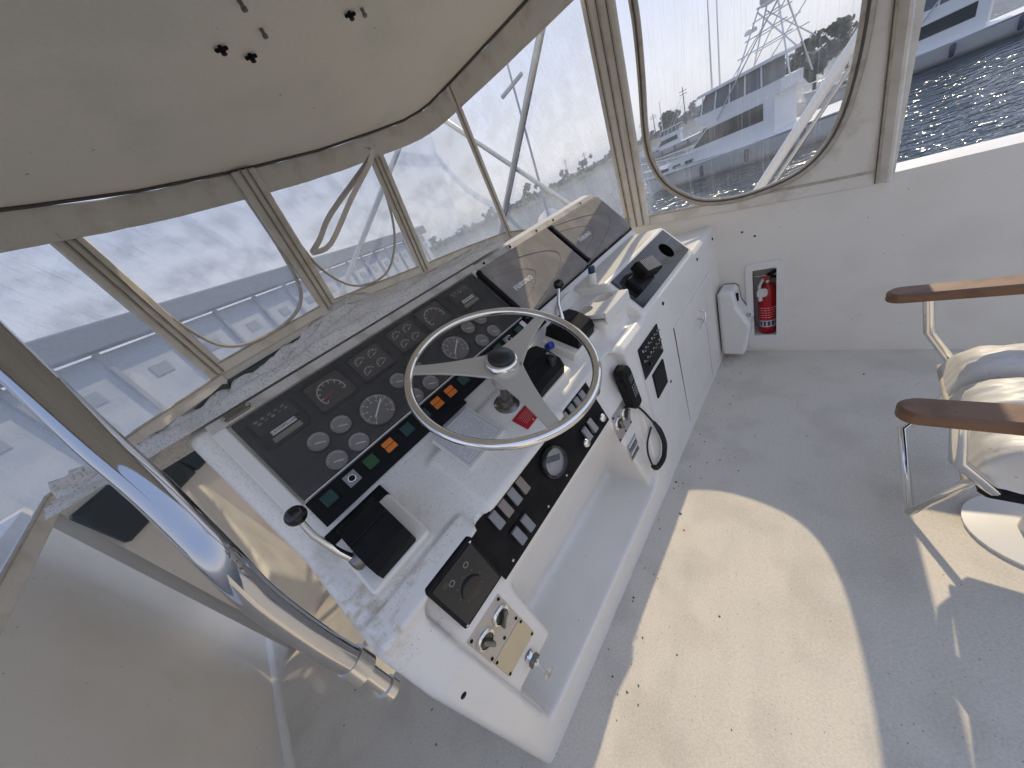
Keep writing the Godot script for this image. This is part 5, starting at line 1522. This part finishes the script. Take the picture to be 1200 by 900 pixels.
func own_boat() -> void:
	var t := thing("own_hull", "white cabin body of the boat below the flybridge deck", "hull", Vector3(XC, 0, 0))
	part("cabin_block", cbox(3.7, 2.4, 6.4, 0.2), M.boat_white, t, at(0, -1.29, -0.4))

func _ready() -> void:
	# camera: a wide phone lens held tilted, looking forward and to starboard
	var roll := deg_to_rad(27.06); var pitch := deg_to_rad(27.62); var yaw := deg_to_rad(35.76)
	var cam := Camera3D.new()
	cam.name = "camera"
	var fwd := Vector3(cos(pitch) * sin(yaw), -sin(pitch), -cos(pitch) * cos(yaw))
	var right := Vector3(cos(yaw), 0, sin(yaw))
	var up := right.cross(fwd)
	var r2 := right * cos(roll) - up * sin(roll)
	var u2 := up * cos(roll) + right * sin(roll)
	r2 = right * cos(roll) + (-up) * sin(roll) * 1.0
	u2 = r2.cross(fwd)
	cam.fov = 2.0 * rad_to_deg(atan(450.0 / 354.5))
	cam.near = 0.02
	cam.far = 3000.0
	add_child(cam)
	cam.transform = Transform3D(Basis(r2, u2, -fwd), Vector3(0, 1.55, 0))
	cam.current = true
	# sky, sun, exposure
	var we := WorldEnvironment.new()
	we.name = "world_environment"
	var env := Environment.new()
	env.background_mode = Environment.BG_SKY
	var sm := ProceduralSkyMaterial.new()
	sm.sky_top_color = Color(0.575, 0.66, 0.82)
	sm.sky_horizon_color = Color(0.86, 0.85, 0.84)
	sm.sky_curve = 0.20
	sm.ground_bottom_color = Color(0.45, 0.47, 0.48)
	sm.ground_horizon_color = Color(0.80, 0.82, 0.84)
	sm.sky_energy_multiplier = 1.0
	env.sky = Sky.new()
	env.sky.sky_material = sm
	env.background_energy_multiplier = 1.0
	env.tonemap_mode = Environment.TONE_MAPPER_LINEAR
	env.tonemap_exposure = 1.62
	env.sdfgi_enabled = true
	env.ssao_enabled = true
	env.ssil_enabled = true
	env.fog_enabled = true
	env.fog_density = 0.0009
	env.fog_light_color = Color(0.86, 0.89, 0.95)
	we.environment = env
	add_child(we)
	var sun := DirectionalLight3D.new()
	sun.name = "sun"
	sun.light_energy = 0.66
	sun.light_color = Color(1.0, 0.93, 0.80)
	sun.light_angular_distance = 0.5
	sun.shadow_enabled = true
	add_child(sun)
	sun.look_at_from_position(Vector3.ZERO, Vector3(-1.15, -1.0, 0.11), Vector3.UP)
	# materials
	materials()
	mat("hub_plastic", lin(0.018, 0.022, 0.024), 0.3)
	M.gelcoat_plain = M.wall_gelcoat
	gauges_extra()
	printed_faces()
	# structure
	deck()
	coaming()
	hardtop()
	harbour()
	# things
	console()
	screen_cover(1.115, 0.128, 0.52, 0.285, "grey speckled screen cover with white lettering, nearer the gauges")
	screen_cover(1.67, 0.128, 0.52, 0.275, "grey speckled screen cover with white lettering, nearer the side window")
	controls()
	wheel()
	small_things()
	extinguisher()
	dash_cover()
	curtains()
	pipes()
	handrail()
	chair()
